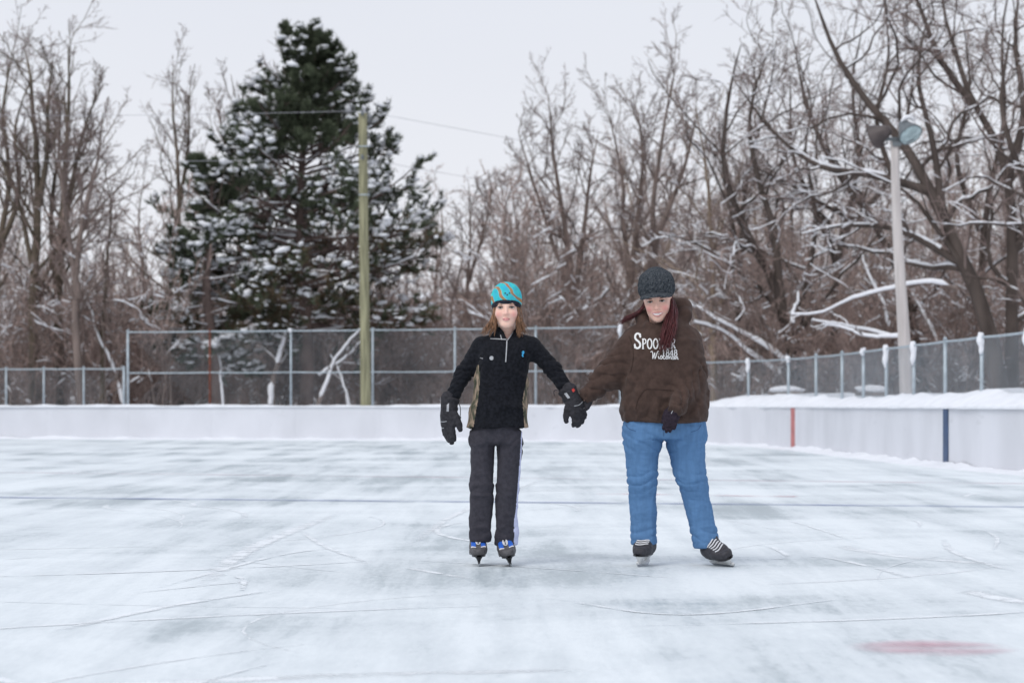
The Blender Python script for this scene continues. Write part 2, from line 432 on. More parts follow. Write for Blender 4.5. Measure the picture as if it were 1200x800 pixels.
for i in range(70):
    y = 7.5 + 34 * rng.random() ** 1.6
    x = rng.uniform(-0.24, 0.24) * y * 1.1; 
    L = rng.uniform(0.8, 5.5); a = rng.normal(math.pi / 2 - 0.25, 0.55) if rng.random() < 0.7 else rng.uniform(0, math.pi)
    k = rng.normal(0, 0.22); n = 15; s = np.linspace(-L / 2, L / 2, n)
    th = a + k * s
    c = np.cumsum(np.stack([np.cos(th), np.sin(th)], -1) * (L / n), axis=0); c -= c[n // 2]
    _cv.append(c + [x, y]); _wd.append(rng.choice([0.02, 0.04, 0.09, 0.22], p=[.22, .30, .32, .16]))
def ice_px(*pts): return np.array([[(px - 600) / FPX * (CAM_H * FPX / (py - 475)), CAM_H * FPX / (py - 475)] for px, py in pts])
for pts, w in [([(865, 637), (900, 640), (920, 649), (918, 654), (880, 656)], .07), ([(920, 653), (965, 653), (1020, 664), (1070, 678)], .08),
               ([(920, 609), (960, 620), (1005, 636)], .06), ([(1105, 630), (1115, 645), (1160, 662), (1200, 671)], .08),
               ([(1150, 620), (1168, 630), (1165, 645)], .05), ([(480, 640), (540, 600), (640, 560)], .12), ([(60, 740), (200, 710), (330, 690)], .10),
               ([(350, 620), (380, 640), (420, 655), (430, 664)], .08), ([(230, 690), (300, 640), (400, 600)], .2), ([(180, 690), (330, 650), (420, 640)], .07),
               ([(640, 700), (800, 720), (1000, 700)], .06), ([(1000, 610), (1070, 610), (1078, 618)], .05), ([(270, 672), (285, 680), (283, 694)], .06)]:
    c = ice_px(*pts); _cv.append(resample(np.column_stack([c, np.zeros(len(c))]), 40)[:, :2]); _wd.append(w)
_V, _F, _C = ribbon_flat(_cv, _wd, 0.0008)
scr = obj('skate_tracks', _V, _F, fade_material('scraped_ice_snow', (0.87, 0.91, 0.94), 0.22, 0.55, 5.0, 0.95, grains=True), smooth=False)
add_color(scr.data, _C); tag(scr, 'white skate tracks and scraped snow on the ice', 'skate tracks', kind='stuff')
_cv, _wd = [], []
for i in range(40):
    y = 7.5 + 22 * rng.random() ** 1.5; x = rng.uniform(-0.24, 0.24) * y * 1.1
    L = rng.uniform(0.5, 3.5); a = rng.uniform(0, math.pi); k = rng.normal(0, 0.35); n = 20; s = np.linspace(-L / 2, L / 2, n); th = a + k * s
    c = np.cumsum(np.stack([np.cos(th), np.sin(th)], -1) * (L / n), axis=0); c -= c[n // 2]
    _cv.append(c + [x, y]); _wd.append(rng.choice([0.006, 0.010, 0.016]))
_V, _F, _C = ribbon_flat(_cv, _wd, 0.0035)
scr = obj('blade_cuts', _V, _F, fade_material('dark_blade_cuts', (0.45, 0.52, 0.56), 0.35, 0.7, 9.0, 0.35, grains=True), smooth=False)
add_color(scr.data, _C); tag(scr, 'thin dark blade cuts in the ice', 'blade cuts', kind='stuff')

# ------------------------------------------------------------------ rink boards
def board_material():
    m = M('white_rink_board', (0.70, 0.71, 0.75), 0.5, 0.06, 0.9, bump=0.06, bscale=5, spec=0.25, stretch=(1, 1, 0.6))
    n, l = m.node_tree.nodes, m.node_tree.links          # world position, so that no two panels look the same
    geo = n.new('ShaderNodeNewGeometry'); mp = next(x for x in n if x.type == 'MAPPING')
    l.new(geo.outputs['Position'], mp.inputs['Vector'])
    b = n['Principled BSDF']; src = b.inputs['Base Color'].links[0].from_socket       # puck marks and scuffs
    sc = n.new('ShaderNodeTexNoise'); sc.inputs['Scale'].default_value = 2.6; sc.inputs['Detail'].default_value = 9; sc.inputs['Roughness'].default_value = 0.75
    mp2 = n.new('ShaderNodeMapping'); mp2.inputs['Scale'].default_value = (1.0, 0.45, 1.3)
    l.new(geo.outputs['Position'], mp2.inputs['Vector']); l.new(mp2.outputs['Vector'], sc.inputs['Vector'])
    mr = n.new('ShaderNodeMapRange'); mr.inputs['From Min'].default_value = 0.60; mr.inputs['From Max'].default_value = 0.72; mr.inputs['To Max'].default_value = 0.55
    l.new(sc.outputs['Fac'], mr.inputs['Value'])
    mx = n.new('ShaderNodeMix'); mx.data_type = 'RGBA'; mx.inputs[7].default_value = (0.50, 0.51, 0.54, 1)
    l.new(mr.outputs['Result'], mx.inputs['Factor']); l.new(src, mx.inputs[6]); l.new(mx.outputs[2], b.inputs['Base Color'])
    return m
MAT['board'] = board_material()
MAT['red_stripe'] = M('red_board_stripe', (0.52, 0.18, 0.17), 0.5, 0.2, 4.0)
MAT['blue_stripe'] = M('navy_board_stripe', (0.035, 0.075, 0.17), 0.45, 0.2, 4.0)
boards = thing('rink_boards', (0, 0, 0), 'low white rink boards topped with snow, running round the ice', 'rink boards')
B0, B1 = s_at_y(6), _d[-1] - 45
PL = 2.44
g = Geo(); g.box((0, 0, 0.452), (PL / 2 - 0.0012, 0.02, 0.448)); _pv, _pf = g.get()
panel_mesh = np_mesh('panel', _pv, _pf, MAT['board'], smooth=False)
s = B0
while s + PL < B1:
    p = path([s, s + PL]); mid = p.mean(0); d = p[1] - p[0]
    o = link(bpy.data.objects.new('panel', panel_mesh), boards)
    o.location = mid; o.rotation_euler = (0, 0, math.atan2(d[1], d[0]))
    s += PL
def on_board(s, w, mat, name, parent):
    p = path([s - w / 2, s + w / 2]); d = p[1] - p[0]; mid = p.mean(0); a = math.atan2(d[1], d[0])
    gg = Geo(); gg.box((0, 0.024, 0.452), (w / 2, 0.006, 0.447)); o = gg.build(name, mat, parent, False)
    o.location = mid; o.rotation_euler = (0, 0, a); return o
on_board(s_at_y(51.8), 0.42, MAT['red_stripe'], 'stripe', boards)['label'] = 'red stripe painted on the boards'
on_board(s_at_y(37.0), 0.30, MAT['blue_stripe'], 'stripe', boards)['label'] = 'navy blue stripe painted on the boards'
# snow lying on the board tops and drifted along their foot
_s = np.arange(B0, B1, 0.16)
def ridge(name, offs, zs, amp, seed, parent):
    V = []
    for q, (o_, z_) in enumerate(zip(offs, zs)):
        p = path(_s, o_); nz = fbm(np.stack([p[:, 0] * 1.7, p[:, 1] * 1.7, np.full(len(p), seed)], -1), seed) - 0.35
        p[:, 2] = z_[0] + z_[1] * np.clip(nz, 0, 1) * amp; V.append(p)
    n = len(_s); k = len(offs); V = np.concatenate(V); i = np.arange(n - 1)
    F = np.concatenate([np.stack([q * n + i, q * n + i + 1, (q + 1) * n + i + 1, (q + 1) * n + i], -1) for q in range(k - 1)])
    return tag(obj(name, V, F, MAT['snow'], parent), kind='stuff')
ridge('snow_cap', [-0.055, -0.06, -0.035, 0.0, 0.04, 0.10], [(0.885, -0.05), (0.905, 0.05), (0.922, 0.18), (0.926, 0.22), (0.915, 0.2), (0.80, 0.0)], 0.5, 4, boards)
ridge('snow_drift', [-0.62, -0.42, -0.25, -0.10, -0.022], [(-0.03, 0.0), (0.0, 0.05), (0.01, 0.16), (0.02, 0.30), (0.03, 0.36)], 0.42, 8, boards)

# ------------------------------------------------------------------ chain link fences
def fence(name, s0, s1, off, top, spacing, label, mid=None, zb=0.72, rusty=(), clumps=0.5, seed=1, posts=None):
    r = random.Random(seed)
    ns = max(1, round((s1 - s0) / spacing)) if posts is None else len(posts) - 1
    ps = np.linspace(s0, s1, ns + 1) if posts is None else np.array(posts)
    base = path([(s0 + s1) / 2], off)[0]
    root = thing(name, tuple(base), label, 'fence')
    L = base
    for i, q in enumerate(ps):
        b = path([q], off)[0] - L; g = Geo(); rad = 0.038 if (i in (0, len(ps) - 1)) else 0.031
        g.tube([b + [0, 0, zb - 0.4], b + [0, 0, top + 0.03]], rad, 8); g.tube([b + [0, 0, top + 0.03], b + [0, 0, top + 0.055], b + [0, 0, top + 0.075]], [rad * 1.25, rad * 1.1, rad * .3], 8)
        o = g.build('post', MAT['rust'] if i in rusty else MAT['galv'], root)
        if i in rusty: o['label'] = 'rusty brown post'
        if r.random() < clumps:
            z = top + 0.07; k = Geo(); n = 9; zz = np.linspace(0, 1, n)
            h = r.uniform(0.12, 0.5)
            pts = np.stack([b[0] - 0.02 + 0.01 * np.sin(zz * 7 + i), b[1] - 0.03 + 0 * zz, z - zz * h], -1)
            k.tube(pts, 0.02 + 0.035 * np.sin(np.pi * (0.12 + 0.88 * zz) ** 0.8) + 0.008 * np.sin(zz * 13 + i), 8); k.build('snow_clump', MAT['snow_branch'], root)
    for z in [top] + ([mid] if mid else []):
        for i in range(len(ps) - 1):
            q = np.linspace(ps[i], ps[i + 1], 4); g = Geo()
            p = path(q, off, z) - np.array([L[0], L[1], 0])
            p[1:-1, 2] -= 0.008; g.tube(p, 0.021, 6, False); g.build('rail', MAT['galv'], root)
    H = top - zb; a = 0.0707
    st = np.arange(s0 - H, s1, a); n = 6; t = np.linspace(0, 1, n)
    P = []
    for sgn in (1, -1):
        S = st[:, None] + H * t[None]
        Z = zb + H * (t if sgn > 0 else 1 - t)[None].repeat(len(st), 0)
        ok = (S >= s0) & (S <= s1)
        S = np.clip(S, s0, s1); Zc = Z
        pp = path(S.ravel(), off + 0.03 + 0.002 * sgn, Zc.ravel()).reshape(len(st), n, 3)
        keep = ok.all(1); P.append(pp[keep])
    P = np.concatenate(P) - np.array([L[0], L[1], 0])
    V, F = tubes(P, np.full(P.shape[:2], 0.0021), 3)
    tag(obj('wire_mesh', V, F, MAT['wire'], root), kind='stuff')
    return root
FO = 1.5
sA, sB = s_at_px(150, FO), s_at_px(727, FO)        # the tall backstop
sC = s_at_px(-60, FO)
tall_posts = [s_at_px(p, FO) for p in (727, 628, 533, 437, 341, 246, 150)]
fence('chain_link_fence', tall_posts[0], tall_posts[-1], FO, 3.0, 2.3, 'tall two-tier chain link fence behind the far boards', mid=1.85, rusty=(5,), clumps=0.25, seed=3, posts=tall_posts)
fence('chain_link_fence', s_at_px(149, FO) + 0.09, sC + 3, FO, 1.97, 1.2, 'low chain link fence at the far left, in front of the multi-stemmed trees', clumps=0.1, seed=4)
_off_r = 0.62
fence('chain_link_fence', s_at_y(15), s_at_px(729, _off_r), _off_r, 1.99, 2.45, 'chain link fence with snow-dabbed posts curving behind the right-hand boards', clumps=0.75, seed=6)

# ------------------------------------------------------------------ poles, cables, stones
MAT['pole_green'] = M('treated_timber', (0.27, 0.26, 0.165), 0.85, 0.35, 3.0, stretch=(6, 6, 0.4))
MAT['pole_white'] = M('weathered_pale_timber', (0.55, 0.51, 0.49), 0.8, 0.12, 3.0, stretch=(6, 6, 0.3))
MAT['lamp_shell'] = M('lamp_housing_brown', (0.085, 0.07, 0.068), 0.5, 0.2, 5)
MAT['lamp_shell2'] = M('lamp_housing_grey', (0.16, 0.18, 0.19), 0.4, 0.2, 5, metal=0.4)
MAT['lamp_glass'] = M('lamp_glass', (0.34, 0.44, 0.45), 0.12, 0.25, 8, spec=0.6)
MAT['cable'] = M('grey_cable', (0.42, 0.42, 0.45), 0.6, 0.1, 5)
PY = 65.2
pb = at(429.0, 475, PY); pt = at(425.0, 133, PY)
pole = thing('utility_pole', (pb[0], PY, 0), 'greenish treated timber utility pole in front of the snowy pine', 'utility pole')
g = Geo(); z0 = np.array([pb[0], PY, 0.0]); n = 14; t = np.linspace(0, 1, n)[:, None]
P = (np.array([0, 0, 0.0])) * (1 - t) + (pt - z0) * t
g.tube(P, np.linspace(0.145, 0.118, n), 16); g.build('shaft', MAT['pole_green'], pole)
g = Geo(); 
for z in (6.6, 7.9): g.tube([(-0.2, -0.12, z), (0.12, -0.12, z)], 0.018, 6)
g.build('bolt', MAT['galv'], pole)
for k, z in enumerate((pt[2] - 0.08, pt[2] - 1.25)):
    g = Geo(); c = np.array([pt[0] - z0[0] + 0.0, -0.15, z]); g.tube([c, c + [0, 0, .05], c + [0, 0, .07], c + [0, 0, 0.12]], [.02, .045, .03, .045], 10); g.build('insulator', MAT['lamp_shell2'], pole)
def cable(p0, p1, p2, label, r=0.006):
    P = []
    for a, b in ((p0, p1), (p1, p2)):
        t = np.linspace(0, 1, 40)[:, None]; q = a * (1 - t) + b * t; q[:, 2] -= 0.35 * (4 * t * (1 - t))[:, 0]; P.append(q)
    P = np.concatenate([P[0], P[1][1:]]); c = np.array([P[0, 0], P[0, 1], 0.0])
    g = Geo(); g.tube(P - c, r, 5); o = g.build('power_line', MAT['cable'])
    o.location = c
    return tag(o, label, 'power line')
cable(at(-900, 105, 62), at(425, 133, PY) + [0, -0.16, 0.05], at(1500, 300, 118), 'topmost thin grey power line crossing the pine to the pole top')
cable(at(-900, 150, 62), at(426, 189, PY) + [0, -0.16, 0.05], at(1500, 345, 118), 'lower thin grey power line crossing the pine to the pole')

LY = 50.5
lb = at(1063, 475, LY); lt = at(1049, 166, LY)
lp = thing('light_pole', (lb[0], LY, 0), 'pale weathered floodlight pole behind the right-hand fence', 'light pole')
z0 = np.array([lb[0], LY, 0.0]); n = 14; t = np.linspace(0, 1, n)[:, None]
_lean = (lt - z0)
P = _lean * t + np.stack([0.03 * np.sin(t[:, 0] * 6), 0 * t[:, 0], 0 * t[:, 0]], -1)
g = Geo(); g.tube(P, np.linspace(0.155, 0.085, n), 16); g.build('shaft', MAT['pole_white'], lp)
top = _lean
g = Geo(); g.box(top + [0.02, -0.02, 0.05], (0.32, 0.04, 0.035)); g.box(top + [0.02, -0.02, -0.05], (0.09, 0.09, 0.05)); g.build('bracket', MAT['lamp_shell2'], lp, False)
def flood(c, face, shell, snow):
    f = nrm(np.array(face, float)); P = [c + f * q for q in (-0.24, -0.22, -0.15, -0.04, 0.08, 0.15, 0.17, 0.165)]
    g = Geo(); g.tube(P, [0.03, 0.09, 0.13, 0.17, 0.235, 0.26, 0.27, 0.25], 18); o = g.build('floodlight', shell, lp)
    g = Geo(); g.tube([c + f * 0.171, c + f * 0.18, c + f * 0.19], [0.245, 0.235, 0.12], 18); g.build('lens', MAT['lamp_glass'], o)
    g = Geo(); g.tube([c + [-.12, 0, 0], c + [-.13, 0, -.2], c + [0, 0, -.26], c + [.13, 0, -.2], c + [.12, 0, 0]], 0.022, 6); g.build('yoke', shell, o)
    if snow:
        g = Geo(); g.tube([c + [-.13, -.02, .17], c + [-.05, 0, .25], c + [.06, 0, .27], c + [.15, 0, .18]], [.02, .06, .05, .02], 8); g.build('snow_clump', MAT['snow_branch'], o)
flood(top + np.array([-0.30, 0.0, 0.16]), (-0.75, 0.55, -0.35), MAT['lamp_shell'], False)
flood(top + np.array([0.24, -0.05, 0.24]), (0.35, -0.62, -0.70), MAT['lamp_shell2'], True)

def ico_blob(r, seed, n=20, amp=0.25, freq=1.3, flat=1.0):
    u = np.linspace(0, np.pi, n); v = np.arange(2 * n) * np.pi / n
    U, Wv = np.meshgrid(u, v, indexing='ij')
    D = np.stack([np.sin(U) * np.cos(Wv), np.sin(U) * np.sin(Wv), np.cos(U)], -1).reshape(-1, 3)
    V = D * (1 + amp * 2 * (fbm(D * freq + seed * 3.1, seed) - 0.5))[:, None] * np.asarray(r)
    i = np.arange(n * 2 * n).reshape(n, 2 * n); F = np.stack([i[:-1], np.roll(i, -1, 1)[:-1], np.roll(i, -1, 1)[1:], i[1:]], -1).reshape(-1, 4)
    return V, F
MAT['stone'] = M('brown_grey_stone', (0.20, 0.165, 0.145), 0.9, 0.4, 5.0, bump=0.4, bscale=20)
for k, (px, py, Y, rx, lab) in enumerate([(922, 466, 58.8, 0.42, 'low brown stone capped with snow behind the curve of the right-hand fence'),
                                          (1021, 463, 52.5, 0.34, 'grey snow-capped stone left of the floodlight pole')]):
    p = at(px, py, Y); zb = bank_height(p)
    rk = thing('snowy_stone', (p[0], p[1], zb + 0.07 - 0.07 * k), lab, 'stone')
    V, F = ico_blob((rx, 0.3, 0.16), 3 + k, amp=0.3); V[:, 2] += 0.06; obj('rock', V, F, MAT['stone'], rk)
    V, F = ico_blob((rx * 1.02, 0.31, 0.10), 13 + k, amp=0.25); V[:, 2] += 0.165; obj('snow_cap', V, F, MAT['snow_branch'], rk)

# ------------------------------------------------------------------ trees
def spawn(rng, P, R, m, t0, t1, ang, ang_sd, lenr, up, wob, n, rr, rend, prune=0.0):
    """m side shoots on every branch of P; returns their centre lines and radii"""
    B, k = P.shape[:2]
    t = (np.arange(m)[None] + rng.random((B, m))) / m * (t1 - t0) + t0
    f = t * (k - 1); i = np.clip(f.astype(int), 0, k - 2); w = (f - i)[..., None]
    b = np.arange(B)[:, None]
    pos = P[b, i] * (1 - w) + P[b, i + 1] * w
    tan = nrm(P[b, i + 1] - P[b, i]); rad = R[b, i] * (1 - w[..., 0]) + R[b, i + 1] * w[..., 0]
    plen = np.linalg.norm(np.diff(P, axis=1), axis=2).sum(1)[:, None]
    perp = nrm(np.cross(tan, rng.normal(size=tan.shape)))
    a = np.radians(ang + ang_sd * rng.normal(size=t.shape))[..., None]
    d = np.cos(a) * tan + np.sin(a) * perp
    L = plen * lenr * (1 - 0.42 * (t - t0) / (t1 - t0)) * rng.uniform(0.55, 1.25, t.shape)
    pos = pos.reshape(-1, 3); d = d.reshape(-1, 3); L = L.reshape(-1); rad = rad.reshape(-1)
    if prune:
        keep = rng.random(len(L)) > prune; pos, d, L, rad = pos[keep], d[keep], L[keep], rad[keep]
    Q = np.empty((len(L), n, 3)); Q[:, 0] = pos
    for j in range(1, n):
        d = nrm(d + np.array([0, 0, up / n]) + wob * rng.normal(size=d.shape))
        Q[:, j] = Q[:, j - 1] + d * (L / (n - 1))[:, None]
    r0 = np.maximum(rad * rr, rend); RR = r0[:, None] + (rend - r0)[:, None] * np.linspace(0, 1, n)[None] ** 0.8
    return Q, RR

def ribbons(rng, P, R):
    """thin twigs: one tapering blade per twig"""
    B, n = P.shape[:2]
    T = nrm(P[:, -1] - P[:, 0]); S = nrm(np.cross(T, rng.normal(size=T.shape)))[:, None]
    a = P[:, :-1] - S * R[:, :-1, None]; b = P[:, :-1] + S * R[:, :-1, None]
    V = np.concatenate([a, b, P[:, -1:]], 1); m = 2 * (n - 1) + 1
    o = (np.arange(B) * m)[:, None]
    i = np.arange(n - 2)[None]
    Q = np.stack([o + i, o + n - 1 + i, o + n + i, o + i + 1], -1).reshape(-1, 4)
    Tr = np.stack([o[:, 0] + n - 2, o[:, 0] + 2 * n - 3, o[:, 0] + 2 * n - 2], -1)
    return V.reshape(-1, 3), Q, Tr

def add_ribbons(G, rng, P, R):
    V, Q, Tr = ribbons(rng, P, R)
    k = G.n; G.add(V, Q); G.F.setdefault(3, []).append(Tr + k)

def snow_on(rng, P, R, dens, minr=0.014):
    """snow lying along the upper side of branches that are not too steep"""
    B, n = P.shape[:2]
    m = 2 * n - 1 if n > 9 else n; t = np.linspace(0, n - 1, m); i = np.minimum(t.astype(int), n - 2); w = (t - i)[None, :, None]
    Q = P[:, i] * (1 - w) + P[:, i + 1] * w; r = R[:, i] * (1 - w[..., 0]) + R[:, i + 1] * w[..., 0]
    T = np.gradient(Q, axis=1); T = nrm(T); flat = np.clip((0.84 - np.abs(T[..., 2])) / 0.3, 0, 1)
    on = fbm(Q.reshape(-1, 3) * 1.6, 31, 3).reshape(B, m) > (0.62 - 0.32 * dens) + 0.16 * np.clip((Q[..., 2] - 4.5) / 4.0, 0, 1)
    s = flat * on; s[:, 1:-1] = np.maximum(s[:, 1:-1], 0.6 * np.minimum(s[:, :-2], s[:, 2:]))
    sr = (np.maximum(r * 0.72, minr * 0.8) + 0.006) * s * rng.uniform(0.75, 1.25, s.shape)
    keep = s.max(1) > 0.05
    Q = Q + np.stack([0 * r, 0 * r, r * 0.65 + sr * 0.35], -1)
    Q = Q[keep]; sr = sr[keep]
    if len(Q) == 0: return np.zeros((0, 3)), np.zeros((0, 4), int)
    return tubes(Q, np.maximum(sr, 0.0005), 5 if n > 9 else 4)

def tree_parts(rng, stems, radii, style, snow=0.3, twig_r=0.0055, levels=4):
    """stems: list of (n,3) centre lines relative to the tree's foot"""
    n0 = 20
    P = np.stack([resample(s, n0) for s in stems]); L0 = np.linalg.norm(np.diff(P, axis=1), axis=2).sum(1)
    P[:, 1:] += np.cumsum(rng.normal(0, 0.008, (len(P), n0 - 1, 3)) * L0[:, None, None] / 6, axis=1)
    t = np.linspace(0, 1, n0)
    R = np.stack([0.74 * r * ((1 - t) ** 0.8 * 0.93 + 0.07) for r in radii])
    st = style
    G1, G2, GS = Geo(), Geo(), Geo()
    V, F = tubes(P, R * (1 + 0.25 * np.exp(-t * 22))[None], 8); G1.add(V, F)
    P1, R1 = spawn(rng, P, R, st['m'][0], st['t0'], 0.97, st['ang'][0], 14, st['len'][0], st['up'][0], st['wob'], 12, 0.50, 0.010, 0.15)
    V, F = tubes(P1, R1, 5); G1.add(V, F)
    P2, R2 = spawn(rng, P1, R1, st['m'][1], 0.15, 0.98, st['ang'][1], 16, st['len'][1], st['up'][1], st['wob'], 7, 0.55, 0.007)
    V, F = tubes(P2, R2, 4); G2.add(V, F)
    P3, R3 = spawn(rng, P2, R2, st['m'][2], 0.12, 1.0, st['ang'][2], 16, st['len'][2], st['up'][2], st['wob'] * 1.1, 5, 0.65, twig_r)
    add_ribbons(G2, rng, P3, R3)
    if levels > 3:
        P4, R4 = spawn(rng, P3, R3, st['m'][3], 0.15, 1.0, 42, 16, st['len'][3], st['up'][2], st['wob'] * 1.2, 3, 0.8, twig_r * 0.8)
        add_ribbons(G2, rng, P4, R4)
    if snow > 0:
        for q, (p, r) in enumerate(((P[:, 3:], R[:, 3:]), (P1, R1), (P2, R2), (P3[::5], R3[::5]))):
            V, F = snow_on(rng, p, r, snow * (1.0, 1.0, 0.72, 0.5)[q], (0.02, 0.018, 0.014, 0.010)[q])
            if len(V): GS.add(V, F)
    return G1, G2, GS

STYLE = {
    'locust': dict(m=(17, 7, 6, 6), t0=0.30, ang=(34, 38, 44), len=(0.30, 0.42, 0.46, 0.50), up=(0.55, 0.25, 0.1), wob=0.14),
    'oak':    dict(m=(12, 7, 6, 5), t0=0.22, ang=(52, 46, 46), len=(0.46, 0.46, 0.42, 0.45), up=(0.25, 0.20, 0.15), wob=0.22),
    'maple':  dict(m=(18, 7, 6, 6), t0=0.22, ang=(38, 40, 42), len=(0.33, 0.44, 0.44, 0.5), up=(0.50, 0.30, 0.15), wob=0.15),
    'thin':   dict(m=(14, 6, 6, 5), t0=0.25, ang=(34, 38, 42), len=(0.26, 0.45, 0.45, 0.5), up=(0.4, 0.2, 0.1), wob=0.16),
    'brush':  dict(m=(8, 5, 4, 0), t0=0.15, ang=(30, 36, 42), len=(0.42, 0.5, 0.5, 0.5), up=(0.4, 0.2, 0.1), wob=0.17),
}
SEED = [100]
def tree(name, label, Y, stems_px, radii, style, bark, twig='twig', snow=0.3, group=None, ydepth=0.6, cat='tree', twig_r=0.0055, levels=4):
    SEED[0] += 1; rng = np.random.default_rng(SEED[0])
    base = at(stems_px[0][0][0], 475, Y); base[2] = 0.0
    stems = []
    for k, s in enumerate(stems_px):
        p = np.array([at(x, y, Y) for x, y in s]) - base
        if k == 0 and s[0][1] >= 470: p[0, 2] = 0.0
        yy = np.linspace(0, 1, len(p)) ** 1.3 * (p[-1, 2] - p[0, 2]) * 0.28 * rng.uniform(-1, 1) * ydepth
        p[:, 1] += yy
        if k > 0:      # a fork leaves its parent stem where the parent passes
            q = stems[0]; j = np.argmin(np.linalg.norm(q[:, [0, 2]] - p[0, [0, 2]], axis=1))
            qq = resample(q, 60); j = np.argmin(np.linalg.norm(qq[:, [0, 2]] - p[0, [0, 2]], axis=1))
            p[:, 1] += qq[j, 1] - p[0, 1]
        stems.append(p)
    G1, G2, GS = tree_parts(rng, stems, radii, STYLE[style], snow, twig_r, levels)
    root = thing(name, tuple(base), label, cat, group)
    G1.build('trunk', MAT[bark], root); tag(G2.build('crown', MAT[twig], root), kind='stuff')
    if GS.n: tag(GS.build('branch_snow', MAT['snow_branch'], root), kind='stuff')
    return root

# left: tall multi-stemmed trees
tree('bare_tree', 'tall bare forked tree at the far left behind the low fence', 72, [[(40, 475), (38, 350), (41, 240), (34, 150), (24, 85), (14, 50)], [(41, 240), (52, 180), (54, 125), (62, 62)], [(39, 330), (22, 240), (4, 200), (-14, 150)]], [.27, .14, .12], 'locust', 'bark_olive', snow=.05)
tree('bare_tree', 'tall bare tree with two steep stems, second from the left edge', 73, [[(74, 475), (68, 340), (77, 210), (88, 120), (92, 55)], [(69, 330), (86, 220), (103, 150), (124, 100)], [(70, 360), (60, 250), (70, 170), (66, 90)]], [.24, .16, .13], 'locust', 'bark_olive', snow=.05)
tree('bare_tree', 'leaning bare tree right of the double-stemmed tree at the left', 70, [[(100, 475), (92, 370), (99, 270), (118, 200), (128, 140)], [(94, 350), (80, 260), (72, 180), (74, 120)]], [.20, .12], 'locust', 'bark_grey', snow=.08)
tree('bare_tree', 'bare tree cut by the left edge of the picture', 74, [[(-12, 475), (-6, 300), (4, 210), (-4, 120), (6, 60)], [(-6, 300), (18, 230), (14, 150), (30, 90)]], [.22, .14], 'locust', 'bark_olive', snow=.05)
tree('bare_tree', 'slim crooked bare tree between the leaning left tree and the pine', 71, [[(118, 475), (120, 380), (125, 280), (128, 240), (118, 190)]], [.11], 'thin', 'bark_olive', snow=.1)
tree('bare_tree', 'tall slender bare tree just left of the pine', 79, [[(212, 475), (207, 300), (205, 200), (197, 120), (194, 66)], [(206, 250), (218, 170), (222, 100)]], [.19, .11], 'locust', 'bark_olive', snow=.08)
tree('bare_tree', 'bare tree whose reddish crown shows behind the top left of the pine', 88, [[(286, 475), (282, 300), (285, 180), (270, 85)], [(283, 240), (262, 160), (250, 110)]], [.2, .12], 'locust', 'bark_grey', snow=.05)
tree('bare_tree', 'thin bare tree standing between the slim crooked tree and the slender tall one', 82, [[(165, 475), (168, 350), (160, 260), (166, 200)]], [.12], 'thin', 'bark_grey', snow=.1)
# middle
tree('bare_tree', 'bushy bare tree with a rounded crown right of the child with the turquoise hat', 80, [[(672, 475), (670, 350), (660, 250), (648, 180), (642, 118)], [(671, 370), (684, 270), (694, 200), (704, 150)], [(670, 350), (640, 260), (618, 190), (606, 150)]], [.23, .16, .13], 'maple', 'bark_grey', snow=.15)
tree('bare_tree', 'bare tree rising left of the adult skater with the dark knitted hat', 78, [[(742, 475), (740, 360), (730, 270), (727, 200), (712, 120)], [(738, 340), (748, 250), (752, 170), (742, 105)]], [.19, .14], 'maple', 'bark_grey', snow=.2)
tree('bare_tree', 'bare tree rising straight above the dark knitted hat', 76, [[(772, 475), (768, 340), (764, 240), (776, 160), (790, 84)], [(766, 290), (800, 200), (815, 130)]], [.20, .13], 'maple', 'bark_grey', snow=.25)
tree('bare_tree', 'pale tan trunked bare tree right of the adult skater', 68, [[(838, 475), (835, 380), (833, 280), (824, 190), (812, 130)]], [.15], 'maple', 'bark_pale', snow=.3)
tree('bare_tree', 'dark slim bare tree behind the tan trunked one', 75, [[(866, 475), (862, 350), (868, 260), (880, 190), (900, 110), (905, 60)], [(864, 300), (846, 210), (838, 140)]], [.17, .10], 'maple', 'bark_dark', snow=.35)
tree('bare_tree', 'small bare tree left of the child, right of the pine', 86, [[(545, 475), (548, 350), (552, 270), (548, 208)], [(549, 330), (570, 260), (575, 220)]], [.14, .1], 'maple', 'bark_grey', snow=.15)
tree('bare_tree', 'low crowned bare tree behind the turquoise hat', 90, [[(600, 475), (598, 360), (606, 290), (600, 215)]], [.14], 'maple', 'bark_grey', snow=.15)
# right: spreading oaks heavy with snow
tree('oak_tree', 'spreading oak with snow-lined crooked limbs right of the adult skater', 66, [[(938, 475), (926, 400), (908, 340), (888, 300), (862, 250), (846, 190), (852, 120), (866, 62)], [(914, 352), (906, 270), (888, 205), (880, 130), (905, 45)], [(926, 400), (902, 350), (860, 312), (820, 285), (776, 272)], [(930, 420), (946, 340), (960, 260), (950, 170), (968, 90)]], [.24, .16, .13, .13], 'oak', 'bark_dark', snow=.8)
tree('oak_tree', 'thick dark leaning oak trunk crossing behind the floodlight pole', 60, [[(1180, 475), (1160, 388), (1128, 300), (1094, 222), (1062, 165), (1022, 112), (985, 50), (962, -20)], [(1132, 310), (1062, 272), (1000, 264), (940, 274)], [(1094, 222), (1030, 204), (962, 192), (905, 150), (862, 92)], [(1110, 258), (1098, 170), (1080, 90), (1090, 10)]], [.33, .14, .15, .15], 'oak', 'bark_dark', snow=.75)
tree('oak_tree', 'upright oak at the right edge with a high forked crown', 62, [[(1186, 475), (1187, 320), (1184, 210), (1164, 152), (1140, 100), (1122, 30), (1112, -40)], [(1184, 205), (1204, 130), (1196, 40), (1204, -30)], [(1150, 120), (1108, 62), (1080, 0), (1060, -50)], [(1187, 300), (1220, 240), (1250, 170)]], [.28, .18, .14, .15], 'oak', 'bark_dark', snow=.5)
